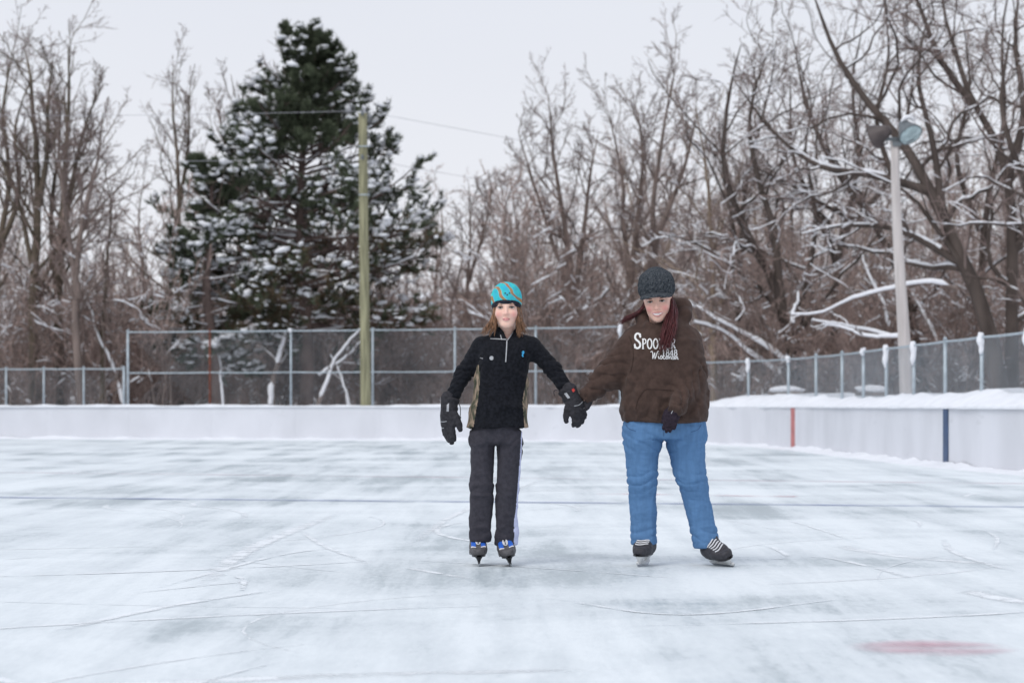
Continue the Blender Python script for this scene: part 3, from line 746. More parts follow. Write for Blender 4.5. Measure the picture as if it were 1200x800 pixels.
tree('oak_tree', 'oak with limbs rising left of the floodlight pole', 67, [[(1088, 475), (1066, 345), (1032, 262), (988, 196), (958, 125), (942, 40)], [(1050, 305), (1052, 220), (1032, 140), (1046, 60), (1040, -10)], [(1032, 262), (990, 250), (930, 215), (880, 190)]], [.24, .15, .11], 'oak', 'bark_dark', snow=.8)
tree('oak_tree', 'snow-striped oak standing midway between the leaning trunk and the spreading oak', 71, [[(984, 475), (980, 360), (992, 270), (1012, 180), (1004, 100), (1018, 20)], [(986, 320), (960, 250), (930, 180), (925, 90)], [(992, 270), (1040, 210), (1066, 120), (1072, 40)]], [.21, .14, .13], 'oak', 'bark_dark', snow=.7)
tree('oak_tree', 'dark oak in the right corner behind the upright one', 70, [[(1150, 475), (1146, 330), (1156, 230), (1176, 140), (1172, 40), (1184, -40)], [(1150, 270), (1122, 190), (1134, 100), (1124, 20)]], [.2, .13], 'oak', 'bark_dark', snow=.6)
tree('oak_tree', 'oak partly outside the right edge of the picture', 58, [[(1262, 475), (1246, 330), (1216, 230), (1186, 130), (1196, 30)], [(1240, 310), (1270, 200), (1250, 80)]], [.26, .15], 'oak', 'bark_dark', snow=.6)

# snow-laden leaning and fallen stems in the undergrowth
def fallen(label, Y, pts, r, side=3, snow=1.0, seed=0, bark='bark_grey'):
    rng = np.random.default_rng(900 + seed)
    P = np.array([at(x, y, Y) for x, y in pts]); base = np.array([P[0, 0], Y, 0.0]); P = P - base
    P[:, 1] += np.linspace(0, 0.8, len(P))
    P = resample(P, 22)[None]; P[:, 1:] += np.cumsum(rng.normal(0, 0.012, (1, 21, 3)), axis=1)
    R = (r * np.linspace(1, 0.45, 22))[None]
    root = thing('leaning_stem', tuple(base), label, 'fallen branch')
    g = Geo(); g.add(*tubes(P, R, 8)); 
    P1, R1 = spawn(rng, P, R, side, 0.35, 0.95, 45, 10, 0.35, 0.3, 0.15, 8, 0.6, 0.01); g.add(*tubes(P1, R1, 5))
    P2, R2 = spawn(rng, P1, R1, 4, 0.2, 0.95, 40, 10, 0.4, 0.2, 0.15, 6, 0.6, 0.006); g.add(*tubes(P2, R2, 3))
    g.build('stem', MAT[bark], root)
    m = P.shape[1]; sr = R * 0.95 * (0.75 + 0.5 * vnoise(P[0] * 2.1 + seed, 5))[None] * (vnoise(P[0] * 1.1 + seed * 7, 8) > 0.22)[None]
    off = np.array([[-0.25 * r, -0.75 * r, 0.55 * r]])
    gs = Geo(); gs.add(*tubes(P + off, np.maximum(sr, 0.001), 7))
    V, F = snow_on(rng, P1, R1, 1.0)
    if len(V): gs.add(V, F)
    tag(gs.build('branch_snow', MAT['snow_branch'], root), kind='stuff')
fallen('snow-covered stem leaning left in the thicket at the far left', 70.5, [(146, 474), (130, 425), (113, 395), (104, 362), (90, 345)], .06, seed=1)
fallen('snow-plastered crooked trunk behind the tall fence, left of the pine trunk', 71, [(318, 476), (320, 440), (327, 415), (334, 385)], .10, seed=2)
fallen('left arm of the snowy V of stems beside the utility pole', 70, [(372, 476), (384, 440), (392, 420), (418, 386)], .07, seed=3)
fallen('lower snowy stem of the V beside the utility pole', 70.4, [(374, 440), (396, 424), (408, 410), (420, 395)], .055, seed=4)
fallen('upper heavy snow-laden limb beside the adult skater, sloping down right', 64.5, [(926, 428), (900, 405), (862, 382), (836, 368), (806, 352)], .085, seed=5)
fallen('lower heavy snow-laden limb beside the adult skater, sloping down right', 64.8, [(916, 440), (880, 412), (846, 386), (815, 375)], .085, seed=6)
fallen('long arched snowy limb reaching left from behind the floodlight pole', 58, [(1122, 338), (1090, 330), (1050, 334), (1008, 346), (970, 364), (934, 366)], .062, seed=7)
fallen('straight snowy limb low behind the floodlight pole', 58.5, [(1056, 396), (1020, 386), (985, 374), (955, 368)], .05, seed=8)
fallen('second straight snowy limb under the first behind the floodlight pole', 58.2, [(1054, 394), (1015, 392), (992, 382), (966, 377)], .055, seed=9)
fallen('short upright snow-plastered stem left of the arched limb', 63, [(929, 380), (932, 360), (937, 340)], .06, 1, seed=10)
fallen('snow-lined slanting stem above the arched limb', 64, [(1042, 384), (1034, 350), (1022, 320), (1016, 295)], .055, seed=11)
fallen('snow-lined stem slanting across the lower right wood', 65, [(1100, 404), (1086, 370), (1072, 340), (1055, 310)], .055, seed=12)
fallen('snow-lined stem near the foot of the leaning oak', 63, [(1170, 398), (1158, 365), (1148, 330), (1130, 306)], .055, seed=13)
fallen('thin snowy stem behind the tall fence left of the pine', 70.8, [(262, 476), (256, 430), (246, 395)], .045, seed=14)
fallen('thin snowy stem standing right of the pine trunk', 71.2, [(410, 476), (398, 440), (384, 415)], .05, seed=15)
fallen('snowy stem leaning behind the tall fence between the two skaters', 71.2, [(690, 440), (672, 410), (652, 395)], .05, seed=16)
fallen('snowy bough drooping in the wood above the two joined hands', 72, [(720, 330), (700, 352), (676, 362), (655, 380)], .05, seed=17)

# wood behind: individual trees, copied from a few built ones
rng = np.random.default_rng(77)
def proto_tree(style, H, ns, bark, twig, snow, seed, tw, label, group, spread=0.35):
    r = np.random.default_rng(seed); stems = []
    for k in range(ns):
        b = r.normal(0, 0.15 * (ns > 1), 2); top = b + r.normal(0, 1, 2) * spread * H * 0.22
        h = H * r.uniform(0.8, 1.0) if k else H
        pts = [[b[0], b[1], 0]] + [[*(b + (top - b) * t + r.normal(0, 0.02 * H, 2)), h * t] for t in (.25, .5, .75)] + [[*top, h]]
        stems.append(np.array(pts))
    G = tree_parts(r, stems, [0.016 * H * r.uniform(0.8, 1.1) for _ in range(ns)], STYLE[style], snow, tw, 4 if style != 'brush' else 3)
    root = thing('bare_tree', (0, 0, 0), label, 'tree', group)
    G[0].build('trunk', MAT[bark], root); tag(G[1].build('crown', MAT[twig], root), kind='stuff')
    if G[2].n: tag(G[2].build('branch_snow', MAT['snow_branch'], root), kind='stuff')
    return root, H
FAR_L = 'thin grey-brown bare tree among many alike in the wood far behind the fences'
FAR_G = 'bare trees of the far wood'
def region(px, what):
    for lim, w in ((-40, 'beyond the left edge of the picture'), (150, 'behind the low fence at the far left'), (330, 'behind the left half of the pine'), (545, 'behind the right half of the pine'), (690, 'behind the child in the turquoise hat'),
                   (840, 'behind the adult in the brown hoodie'), (960, 'behind the spreading oak'), (1070, 'behind the floodlight pole'), (1240, 'in the right-hand corner of the wood'), (9999, 'beyond the right edge of the picture')):
        if px < lim: return what + ' ' + w
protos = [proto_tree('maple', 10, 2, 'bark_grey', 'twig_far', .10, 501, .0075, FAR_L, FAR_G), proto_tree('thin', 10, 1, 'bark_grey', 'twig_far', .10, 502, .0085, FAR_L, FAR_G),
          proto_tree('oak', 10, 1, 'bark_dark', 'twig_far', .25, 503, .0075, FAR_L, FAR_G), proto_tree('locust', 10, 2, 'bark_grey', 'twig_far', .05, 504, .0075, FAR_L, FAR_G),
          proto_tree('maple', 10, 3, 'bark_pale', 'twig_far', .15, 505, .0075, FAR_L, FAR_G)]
used = set()
def top_line(px):        # height of the far wood's outline in the photograph
    return np.interp(px, [-60, 120, 180, 520, 600, 700, 800, 900, 1000, 1260], [310, 310, 315, 275, 255, 240, 220, 200, 190, 180])
spots = []
for row, (Y, n, dl) in enumerate([(80, 28, 95), (90, 36, 60), (101, 40, 20), (113, 42, 0), (128, 42, 10)]):
    for k in range(n):
        px = -360 + 1840 * (k + rng.uniform(0.1, 0.9)) / n
        if row < 1 and 200 < px < 500: continue
        spots.append((px, Y + rng.uniform(-4, 4), top_line(px) + dl + rng.normal(0, 28)))
for px, Y, ty in spots:
    k = int(rng.integers(0, 5)); z0 = slope(np.array(Y)) + 0.3
    H = max(4.0, CAM_H + (475 - ty) / FPX * Y - z0); p = at(px, 475, Y)
    sc = H / 10.0
    loc = (p[0], Y, z0)
    if k in used: o = copy_thing(protos[k][0], loc, rng.uniform(0, 6.28), sc)
    else:
        o = protos[k][0]; o.location = loc; o.rotation_euler = (0, 0, rng.uniform(0, 6.28)); o.scale = (sc,) * 3; used.add(k)
    o['label'] = region(px, 'grey-brown bare tree of the far wood'); o['group'] = region(px, 'far trees')
for k in range(5):
    if k not in used: protos[k][0].location = (0, 100, 1)

BR_L = 'low tangled brown shrub among many alike in the undergrowth behind the fences'
BR_G = 'bare shrubs of the undergrowth'
def proto_brush(seed, H, ns, bark, snow):
    r = np.random.default_rng(seed); stems = []
    for k in range(ns):
        b = r.normal(0, 0.55, 2); top = b * 1.3 + r.normal(0, 0.55, 2); h = H * r.uniform(0.45, 1.0)
        stems.append(np.array([[b[0], b[1], 0], [*(b * .7 + top * .3 + r.normal(0, .1, 2)), h * .4], [*(b * .3 + top * .7 + r.normal(0, .15, 2)), h * .75], [*top, h]]))
    G = tree_parts(r, stems, [r.uniform(0.012, 0.032) for _ in range(ns)], STYLE['brush'], snow, 0.006, 3)
    root = thing('bare_shrub', (0, 0, 0), BR_L, 'shrub', BR_G)
    tag(G[0].build('stems', MAT[bark], root), kind='stuff'); tag(G[1].build('twigs', MAT['brush'], root), kind='stuff')
    if G[2].n: tag(G[2].build('branch_snow', MAT['snow_branch'], root), kind='stuff')
    return root
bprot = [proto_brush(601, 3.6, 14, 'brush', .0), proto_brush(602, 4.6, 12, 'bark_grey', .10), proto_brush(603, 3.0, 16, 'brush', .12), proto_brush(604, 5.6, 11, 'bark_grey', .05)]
bused = set(); nb = 0
for Y0_, n in ((72, 44), (77, 48), (84, 52), (94, 54)):
    for j in range(n):
        px = -330 + 1780 * (j + rng.uniform(0.05, 0.95)) / n; Y = Y0_ + rng.uniform(-2.2, 2.2)
        if px > 860: Y -= 6 * (Y0_ < 80)
        if 150 < px < 545 and Y < 76: Y += 5.5
        p = at(px, 475, Y); k = int(rng.integers(0, 4)); loc = (p[0], Y, 0.25 + float(slope(np.array(Y)))); sc = rng.uniform(0.75, 1.25)
        if k in bused: o = copy_thing(bprot[k], loc, rng.uniform(0, 6.28), sc)
        else:
            o = bprot[k]; o.location = loc; o.scale = (sc,) * 3; bused.add(k)
        o['label'] = region(px, 'low tangled brown shrub'); o['group'] = region(px, 'shrubs')

# ------------------------------------------------------------------ the snowy pine
def pine(base_px, Y, top_px, outline, label, seed, n_limb=140, dens=1.0):
    rng = np.random.default_rng(seed)
    base = at(base_px, 475, Y); base[2] = 0.3
    top = at(top_px[0], top_px[1], Y) - base; H = top[2]
    root = thing('pine_tree', tuple(base), label, 'tree')
    tz = np.linspace(0, 1, 24)
    T = np.stack([top[0] * tz + 0.10 * np.sin(tz * 9), 0.08 * np.sin(tz * 7 + 1), H * tz], -1)
    TR = 0.21 * (1 - tz) ** 0.85 + 0.02
    g = Geo(); g.add(*tubes(T[None], TR[None], 12))
    gd = Geo()
    zs = 0.23 + 0.76 * ((np.arange(n_limb) + rng.random(n_limb)) / n_limb) ** 0.85
    limbs, LR, foli = [], [], []
    for i, z in enumerate(zs):
        az = i * 2.39996 + rng.normal(0, 0.3)
        c = np.array([np.interp(z, tz, T[:, q]) for q in range(3)])
        py = 475 - (c[2] + base[2] - CAM_H) / Y * FPX
        lo, hi = np.interp(py, outline[0], outline[1]), np.interp(py, outline[0], outline[2])
        cx = 600 + (c[0] + base[0]) / Y * FPX
        ext = (hi - cx if math.cos(az) > 0 else cx - lo) / FPX * Y
        wob = abs(math.cos(az)); ext = max(0.35, ext * wob + 0.75 * (hi - lo) / 2 / FPX * Y * (1 - wob)) * rng.uniform(0.72, 1.05)
        e0 = np.interp(z, [0.1, 0.45, 0.75, 1.0], [-0.10, 0.10, 0.42, 1.2]) + rng.normal(0, 0.12)
        n = 10; P = [c]; d = np.array([math.cos(az), math.sin(az), e0]); d /= np.linalg.norm(d)
        for j in range(n - 1):
            d = nrm(d + np.array([0, 0, 0.05 if j > 4 else -0.015]) + rng.normal(0, 0.05, 3)); P.append(P[-1] + d * ext / (n - 1))
        limbs.append(P); LR.append(np.linspace(max(0.014, 0.018 * ext), 0.008, n)); foli.append(z)
    P = np.array(limbs); R = np.array(LR); foli = np.array(foli)
    g.add(*tubes(P, R, 6))
    P1, R1 = spawn(rng, P, R, 14, 0.16, 1.0, 44, 12, 0.34, 0.35, 0.10, 6, 0.7, 0.006)
    z1 = np.repeat(foli, 14)
    g.add(*tubes(P1, R1, 4))
    P2, R2 = spawn(rng, P1, R1, 5, 0.2, 1.0, 42, 12, 0.46, 0.5, 0.12, 5, 0.7, 0.005)
    z2 = np.repeat(z1, 5)
    g.build('trunk', MAT['pine_bark'], root)
    add_ribbons(gd, rng, P2, R2); tag(gd.build('shoots', MAT['pine_bark'], root), kind='stuff')
    # needle brushes along the shoots
    tufts_c, tufts_d, brown = [], [], []
    for Q, zz, fr in ((P1, z1, (0.55, 0.7, 0.85, 1.0)), (P2, z2, (0.35, 0.6, 0.8, 1.0))):
        for t in fr:
            f = t * (Q.shape[1] - 1); i = min(int(f), Q.shape[1] - 2); w = f - i
            c = Q[:, i] * (1 - w) + Q[:, i + 1] * w; d = nrm(Q[:, i + 1] - Q[:, i])
            clump = fbm(c * 0.75 + 11, 7, 3)
            keep = (clump > np.interp(zz, [0.1, 0.35, 0.6, 1.0], [0.50, 0.46, 0.445, 0.41])) & (rng.random(len(c)) < 0.86 * dens)
            tufts_c.append(c[keep]); tufts_d.append(d[keep]); brown.append((zz < 0.45)[keep])
    Cc = np.concatenate(tufts_c); Dd = np.concatenate(tufts_d); br = np.concatenate(brown) & (rng.random(len(Cc)) < 0.5)
    Dd = nrm(Dd + np.array([0, 0, 0.35])); N = len(Cc); k = 8
    A = nrm(np.cross(Dd, rng.normal(size=Dd.shape))); Bv = np.cross(Dd, A)
    phi = rng.uniform(0, 2 * np.pi, (N, k)); spread = rng.uniform(0.35, 0.95, (N, k)); ln = rng.uniform(0.13, 0.24, (N, k))
    dirs = nrm(Dd[:, None] + spread[..., None] * (A[:, None] * np.cos(phi)[..., None] + Bv[:, None] * np.sin(phi)[..., None]))
    rootp = Cc[:, None] + Dd[:, None] * rng.uniform(-0.10, 0.04, (N, k))[..., None]
    side = nrm(np.cross(dirs, rng.normal(size=dirs.shape))) * 0.016
    tip = rootp + dirs * ln[..., None]
    V = np.stack([rootp - side, rootp + side, tip], 2)
    for nm, sel, mt in (('needles', ~br, 'needle'), ('dead_needles', br, 'needle_brown')):
        v = V[sel].reshape(-1, 3); F = np.arange(len(v)).reshape(-1, 3)
        if len(v): tag(obj(nm, v, F, MAT[mt], root, smooth=False), kind='stuff')
    # snow pillows on the foliage and along the bare limbs
    pick = np.where((rng.random(N) < 0.17) & (fbm(Cc * 0.6 + 3, 23, 3) > 0.43))[0]
    u = np.linspace(0, np.pi, 4); v = np.arange(6) * 2 * np.pi / 6
    S = np.stack([np.sin(u)[:, None] * np.cos(v), np.sin(u)[:, None] * np.sin(v), np.cos(u)[:, None] * np.ones(6)], -1).reshape(-1, 3)
    idx = np.arange(24).reshape(4, 6); SF = np.stack([idx[:-1], np.roll(idx, -1, 1)[:-1], np.roll(idx, -1, 1)[1:], idx[1:]], -1).reshape(-1, 4)
    c = Cc[pick]; n = len(c)
    sz = np.minimum(rng.lognormal(-2.42, 0.38, n), 0.15)[:, None] * np.array([[1.0, 1.0, 0.5]]) * rng.uniform(0.75, 1.3, (n, 3))
    hx = nrm(Dd[pick] * [1, 1, 0.55]); el = 1 + rng.uniform(0.0, 0.9, n)
    VV = S[None] * sz[:, None] * (0.72 + 0.56 * vnoise((S[None] * 1.7 + rng.uniform(0, 50, (n, 1, 3))).reshape(-1, 3)).reshape(n, 24, 1))
    VV = VV + hx[:, None] * ((VV * hx[:, None]).sum(-1, keepdims=True)) * (el - 1)[:, None, None]
    VV = VV + (c + [0, 0, 0.07])[:, None]
    gs = Geo(); gs.add(VV.reshape(-1, 3), (SF[None] + 24 * np.arange(n)[:, None, None]).reshape(-1, 4))
    q, f = snow_on(rng, P, R, 0.65, 0.03)
    if len(q): gs.add(q, f)
    tag(gs.build('bough_snow', MAT['snow_branch'], root), kind='stuff')
    return root
MAT['pine_bark'] = M('pinkish_grey_pine_bark', (0.17, 0.125, 0.11), 0.9, 0.3, 4.0, stretch=(1, 1, .4))
MAT['needle'] = M('dark_green_needles', (0.088, 0.106, 0.066), 0.7, 0.45, 0.9, spec=0.2)
MAT['needle_brown'] = M('dead_brown_needles', (0.115, 0.085, 0.055), 0.85, 0.3, 0.9, spec=0.1)
pine(357, 73.5, (354, 46), ([40, 60, 90, 130, 170, 200, 240, 290, 330, 380, 420, 475],
                          [345, 322, 296, 276, 262, 235, 214, 198, 188, 186, 230, 260],
                          [366, 390, 412, 430, 455, 478, 492, 520, 540, 530, 500, 470]), 'tall snow-dusted pine towering over the tall fence', 41)
pine(250, 72, (243, 190), ([180, 220, 260, 300, 340, 380, 420, 475], [236, 206, 194, 186, 178, 165, 180, 200], [252, 280, 300, 310, 318, 318, 310, 290]), 'smaller snow-dusted pine at the left foot of the tall pine', 42, 52)

# ------------------------------------------------------------------ people: implicit surfaces turned into meshes
def surface_nets(f, lo, hi, h):
    lo = np.asarray(lo, float); hi = np.asarray(hi, float)
    n = np.ceil((hi - lo) / h).astype(int) + 1
    ax = [lo[i] + h * np.arange(n[i]) for i in range(3)]
    X, Y, Z = np.meshgrid(*[a.astype(np.float32) for a in ax], indexing='ij')
    D = f(X, Y, Z).astype(np.float32); del X, Y, Z
    S = D < 0
    c = np.zeros(tuple(n - 1), np.int8)
    for i in (0, 1):
        for j in (0, 1):
            for k in (0, 1):
                c += S[i:n[0] - 1 + i, j:n[1] - 1 + j, k:n[2] - 1 + k]
    act = (c > 0) & (c < 8); I = np.argwhere(act)
    vid = np.full(act.shape, -1, np.int64); vid[act] = np.arange(len(I))
    acc = np.zeros((len(I), 3)); cnt = np.zeros(len(I))
    corner = [(i, j, k) for i in (0, 1) for j in (0, 1) for k in (0, 1)]
    for a in corner:
        for axis in range(3):
            if a[axis]: continue
            b = list(a); b[axis] = 1
            d0 = D[I[:, 0] + a[0], I[:, 1] + a[1], I[:, 2] + a[2]]; d1 = D[I[:, 0] + b[0], I[:, 1] + b[1], I[:, 2] + b[2]]
            m = (d0 < 0) != (d1 < 0); t = np.where(m, d0 / np.where(m, d0 - d1, 1), 0)
            p = np.array(a, float)[None].repeat(len(I), 0); p[:, axis] += t
            acc += np.where(m[:, None], p, 0); cnt += m
    V = lo + h * (I + acc / cnt[:, None])
    F = []
    for axis in range(3):
        o1, o2 = [(1, 2), (2, 0), (0, 1)][axis]
        s0 = [slice(None)] * 3; s1 = [slice(None)] * 3; s0[axis] = slice(0, -1); s1[axis] = slice(1, None)
        A, Bq = S[tuple(s0)], S[tuple(s1)]; E = np.argwhere(A != Bq)
        E = E[(E[:, o1] > 0) & (E[:, o2] > 0) & (E[:, o1] < n[o1] - 1) & (E[:, o2] < n[o2] - 1)]
        q = []
        for da, db in ((1, 1), (0, 1), (0, 0), (1, 0)):
            e = E.copy(); e[:, o1] -= da; e[:, o2] -= db; q.append(vid[e[:, 0], e[:, 1], e[:, 2]])
        q = np.stack(q, -1); flip = ~A[E[:, 0], E[:, 1], E[:, 2]]; q[flip] = q[flip][:, ::-1]; F.append(q)
    F = np.concatenate(F); F = F[(F >= 0).all(1)]
    return V, F

def smin(a, b, k):
    h = np.maximum(k - np.abs(a - b), 0) / k
    return np.minimum(a, b) - h * h * k * 0.25
def smax(a, b, k): return -smin(-a, -b, k)
def cone(X, Y, Z, a, b, ra, rb, sy=1.0):
    """rounded cone from a to b; sy < 1 flattens it front to back"""
    a = np.asarray(a, float); b = np.asarray(b, float); d = b - a; L = float(d @ d) + 1e-12
    t = np.clip(((X - a[0]) * d[0] + (Y - a[1]) * d[1] + (Z - a[2]) * d[2]) / L, 0, 1)
    return np.sqrt((X - a[0] - t * d[0]) ** 2 + ((Y - a[1] - t * d[1]) / sy) ** 2 + (Z - a[2] - t * d[2]) ** 2) - (ra + t * (rb - ra))
def chain(X, Y, Z, pts, rad, k=0.02, sy=1.0):
    d = None
    for i in range(len(pts) - 1):
        c = cone(X, Y, Z, pts[i], pts[i + 1], rad[i], rad[i + 1], sy); d = c if d is None else smin(d, c, k)
    return d
def ell(X, Y, Z, c, r):
    q = np.sqrt(((X - c[0]) / r[0]) ** 2 + ((Y - c[1]) / r[1]) ** 2 + ((Z - c[2]) / r[2]) ** 2)
    return (q - 1) * min(r)
def loft(X, Y, Z, sec, p=2.3):
    """horizontal elliptical sections (z, cx, cy, rx, ry), z rising"""
    s = np.array(sorted(sec)); z = np.clip(Z, s[0, 0], s[-1, 0])
    def I(c):
        v = np.interp(z.ravel(), s[:, 0], s[:, c]).reshape(Z.shape); return v.astype(np.float32)
    rx, ry = I(3), I(4)
    q = (np.abs((X - I(1)) / rx) ** p + np.abs((Y - I(2)) / ry) ** p) ** (1 / p)
    d = (q - 1) * np.minimum(rx, ry)
    return np.maximum(d, np.maximum(s[0, 0] - Z, Z - s[-1, 0]))

def normals(V, F):
    N = np.zeros_like(V); fn = np.cross(V[F[:, 2]] - V[F[:, 0]], V[F[:, 3 if F.shape[1] > 3 else 1]] - V[F[:, 1]])
    for j in range(F.shape[1]): np.add.at(N, F[:, j], fn)
    return nrm(N)
def relax(V, F, it=2, w=0.5):
    for _ in range(it):
        S = np.zeros_like(V); c = np.zeros(len(V))
        for j in range(4):
            a, b = F[:, j], F[:, (j + 1) % 4]
            np.add.at(S, a, V[b]); np.add.at(c, a, 1); np.add.at(S, b, V[a]); np.add.at(c, b, 1)
        V = V + w * (S / c[:, None] - V)
    return V
def fold(V, F, terms):
    """cloth folds: terms = (frequency xyz, amplitude, weight per vertex, seed)"""
    N = normals(V, F); d = np.zeros(len(V))
    for fr, amp, w, seed in terms:
        n = vnoise(V * np.asarray(fr), seed); r = 1 - np.abs(2 * n - 1); d += amp * (r ** 2 - 0.4) * w
    return V + N * d[:, None]
def creases(V, F, phase, w, amp, sharp=1.6):
    """parallel cloth creases: rounded rolls with tight valleys between them"""
    N = normals(V, F); h = 1 - (1 - np.abs(np.sin(np.pi * phase))) ** sharp
    return V + N * (amp * (h - 0.6) * w)[:, None]
def limb_phase(V, pts, freq, skew, seed):
    """crease phase along a bent limb, skewed round it, and the distance along it"""
    pts = [np.asarray(p) for p in pts]; best = np.full(len(V), 9.0); s = np.zeros(len(V)); c = np.zeros(len(V)); off = 0.0
    for a, b in zip(pts[:-1], pts[1:]):
        d = b - a; L = np.linalg.norm(d); t = np.clip(((V - a) @ d) / L ** 2, 0, 1); r = V - (a + t[:, None] * d); k = np.linalg.norm(r, axis=1); m = k < best
        best = np.where(m, k, best); s = np.where(m, off + t * L, s); c = np.where(m, r[:, 0] / np.maximum(k, 1e-6), c); off += L
    return s * freq + skew * c + 1.5 * vnoise(V * 7.0, seed) + 0.5 * vnoise(V * 19.0, seed + 1), s, best
def bump1(x, c, s): return np.exp(-((x - c) / s) ** 2)
def split(V, F, mask):
    """two meshes from one: faces in the mask and the rest"""
    out = []
    for f in (F[mask], F[~mask]):
        u, inv = np.unique(f.ravel(), return_inverse=True); out.append((V[u], inv.reshape(f.shape)))
    return out

PS = 201.0; PYD = 14.1                                     # pixels per metre where the skaters stand, and how far away that is
def W(px, py, dy=0.0):
    k = (PYD + dy) / PYD
    return np.array([(px - 600) / PS * k, PYD + dy, CAM_H + (475 - py) / PS * k])
def sec(py, x0, x1, ry, dy=0.0, cy=None):
    a = W((x0 + x1) / 2, py); return (a[2], a[0], PYD + dy, (x1 - x0) / 2 / PS, ry)

def project(bvh, px, py, off=0.0025):
    """point where the line of sight through the pixel meets the garment, lifted by off"""
    o = Vector((0, 0, CAM_H)); d = (Vector(tuple(W(px, py))) - o).normalized()
    h = bvh.ray_cast(o, d)
    if h[0] is None: return None
    return np.array(h[0]) - np.array(d) * off
def decal(bvh, strokes, width, mat, name, parent, L, off=0.003):
    """print or trim sewn on a garment: strips along strokes given in pixels, laid on the cloth"""
    G = Geo()
    for st in strokes:
        w = width
        if isinstance(st, tuple): st, w = st
        st = np.asarray(st, float); ln = np.linalg.norm(np.diff(st, axis=0), axis=1).sum(); n = max(2, int(ln / 0.7) + 1)
        c = resample(np.column_stack([st, np.zeros(len(st))]), n)[:, :2] if len(st) > 2 else st[0] + (st[1] - st[0]) * np.linspace(0, 1, n)[:, None]
        t = nrm(np.gradient(c, axis=0)); nn = np.stack([-t[:, 1], t[:, 0]], -1)
        rows = []
        for q in (-0.5, 0, 0.5):
            rows.append([project(bvh, *(p + v * w * q), off) for p, v in zip(c, nn)])
        V, ok = [], []
        for r in rows:
            for p in r: ok.append(p is not None); V.append(p if p is not None else np.zeros(3))
        V = np.array(V) - L; ok = np.array(ok); F = []
        for r in range(2):
            for i in range(n - 1):
                f = [r * n + i, r * n + i + 1, (r + 1) * n + i + 1, (r + 1) * n + i]
                if ok[f].all() and np.ptp(V[f][:, 1]) < 0.03: F.append(f)
        if F: G.add(V, F)
    if not G.n: return None
    o = G.build(name, mat, parent, True)
    return o
def patch(bvh, poly, mat, name, parent, L, off=0.004):
    """small flat patch: quad given by four pixel corners, subdivided on the cloth"""
    p = np.asarray(poly, float); n = 6; V, F = [], []
    for i in range(n):
        for j in range(n):
            u, v = i / (n - 1), j / (n - 1)
            q = p[0] * (1 - u) * (1 - v) + p[1] * u * (1 - v) + p[2] * u * v + p[3] * (1 - u) * v
            V.append(project(bvh, *q, off))
    if any(v is None for v in V): return None
    V = np.array(V) - L
    F = [[i * n + j, (i + 1) * n + j, (i + 1) * n + j + 1, i * n + j + 1] for i in range(n - 1) for j in range(n - 1)]
    return obj(name, V, np.array(F), mat, parent)
def bvh_of(V, F): return BVHTree.FromPolygons([tuple(v) for v in V], [tuple(f) for f in F])

# ---- materials of the two skaters
MAT['skin'] = M('skin', (1, 1, 1), 0.5, 0.0, 30, attr='Col', spec=0.35, sss=0.12)
MAT['fleece'] = M('black_fleece', (0.012, 0.013, 0.017), 0.95, 0.35, 60, bump=0.4, bscale=350, spec=0.1, sheen=0.05, bdist=0.003)
MAT['charcoal'] = M('charcoal_track_cloth', (0.047, 0.045, 0.056), 0.85, 0.15, 40, bump=0.25, bscale=300, spec=0.15, sheen=0.05, bdist=0.002)
MAT['lavender'] = M('pale_lavender_stripe', (0.60, 0.63, 0.84), 0.8, 0.05, 40)
MAT['camo'] = M('woodland_camouflage_cloth', (0.36, 0.27, 0.20), 0.9, 0.0, 26, col2=(0.07, 0.075, 0.05), stretch=(1.6, 1.6, 0.5), lo=0.42, hi=0.56)
MAT['hoodie'] = M('brown_hoodie_fleece', (0.070, 0.045, 0.037), 0.95, 0.18, 25, bump=0.3, bscale=300, spec=0.1, sheen=0.08, bdist=0.002)
MAT['denim'] = M('blue_denim', (0.105, 0.215, 0.395), 0.9, 0.07, 30, bump=0.3, bscale=420, spec=0.1, bdist=0.0015, stretch=(1.5, 1.5, 0.35))
MAT['print'] = M('white_print', (0.78, 0.77, 0.76), 0.8, 0.08, 90)
MAT['silver'] = M('grey_trim', (0.42, 0.43, 0.45), 0.5, 0.1, 60)
MAT['glove'] = M('black_glove_cloth', (0.030, 0.029, 0.034), 0.75, 0.3, 60, bump=0.3, bscale=260, spec=0.25, bdist=0.002)
MAT['glove_purple'] = M('dark_plum_glove_knit', (0.030, 0.022, 0.032), 0.85, 0.25, 60, bump=0.3, bscale=300, spec=0.15, bdist=0.002)
MAT['hair_girl'] = M('light_brown_hair', (0.235, 0.125, 0.068), 0.5, 0.7, 60, stretch=(3, 3, 0.4), spec=0.4)
MAT['hair_woman'] = M('dark_red_hair', (0.085, 0.018, 0.020), 0.45, 0.5, 40, stretch=(3, 3, 0.4), spec=0.4)
MAT['brow_girl'] = M('brown_brow', (0.20, 0.11, 0.07), 0.8, 0.1, 50)
MAT['brow_woman'] = M('dark_brow', (0.055, 0.03, 0.028), 0.8, 0.1, 50)
MAT['lash'] = M('dark_lashes', (0.03, 0.02, 0.02), 0.7, 0.1, 50)
MAT['eye'] = M('eye', (1, 1, 1), 0.15, 0.0, 30, attr='Col', spec=0.5)
MAT['white_patch'] = M('white_patch', (0.72, 0.72, 0.74), 0.7, 0.1, 90)
MAT['red_patch'] = M('red_patch', (0.55, 0.06, 0.05), 0.7, 0.1, 90)
MAT['sky_blue'] = M('sky_blue_print', (0.06, 0.40, 0.72), 0.7, 0.1, 90)
MAT['steel'] = M('skate_steel', (0.55, 0.56, 0.58), 0.25, 0.1, 20, metal=0.9)
MAT['black_plastic'] = M('black_plastic', (0.02, 0.02, 0.023), 0.4, 0.2, 40, spec=0.4)
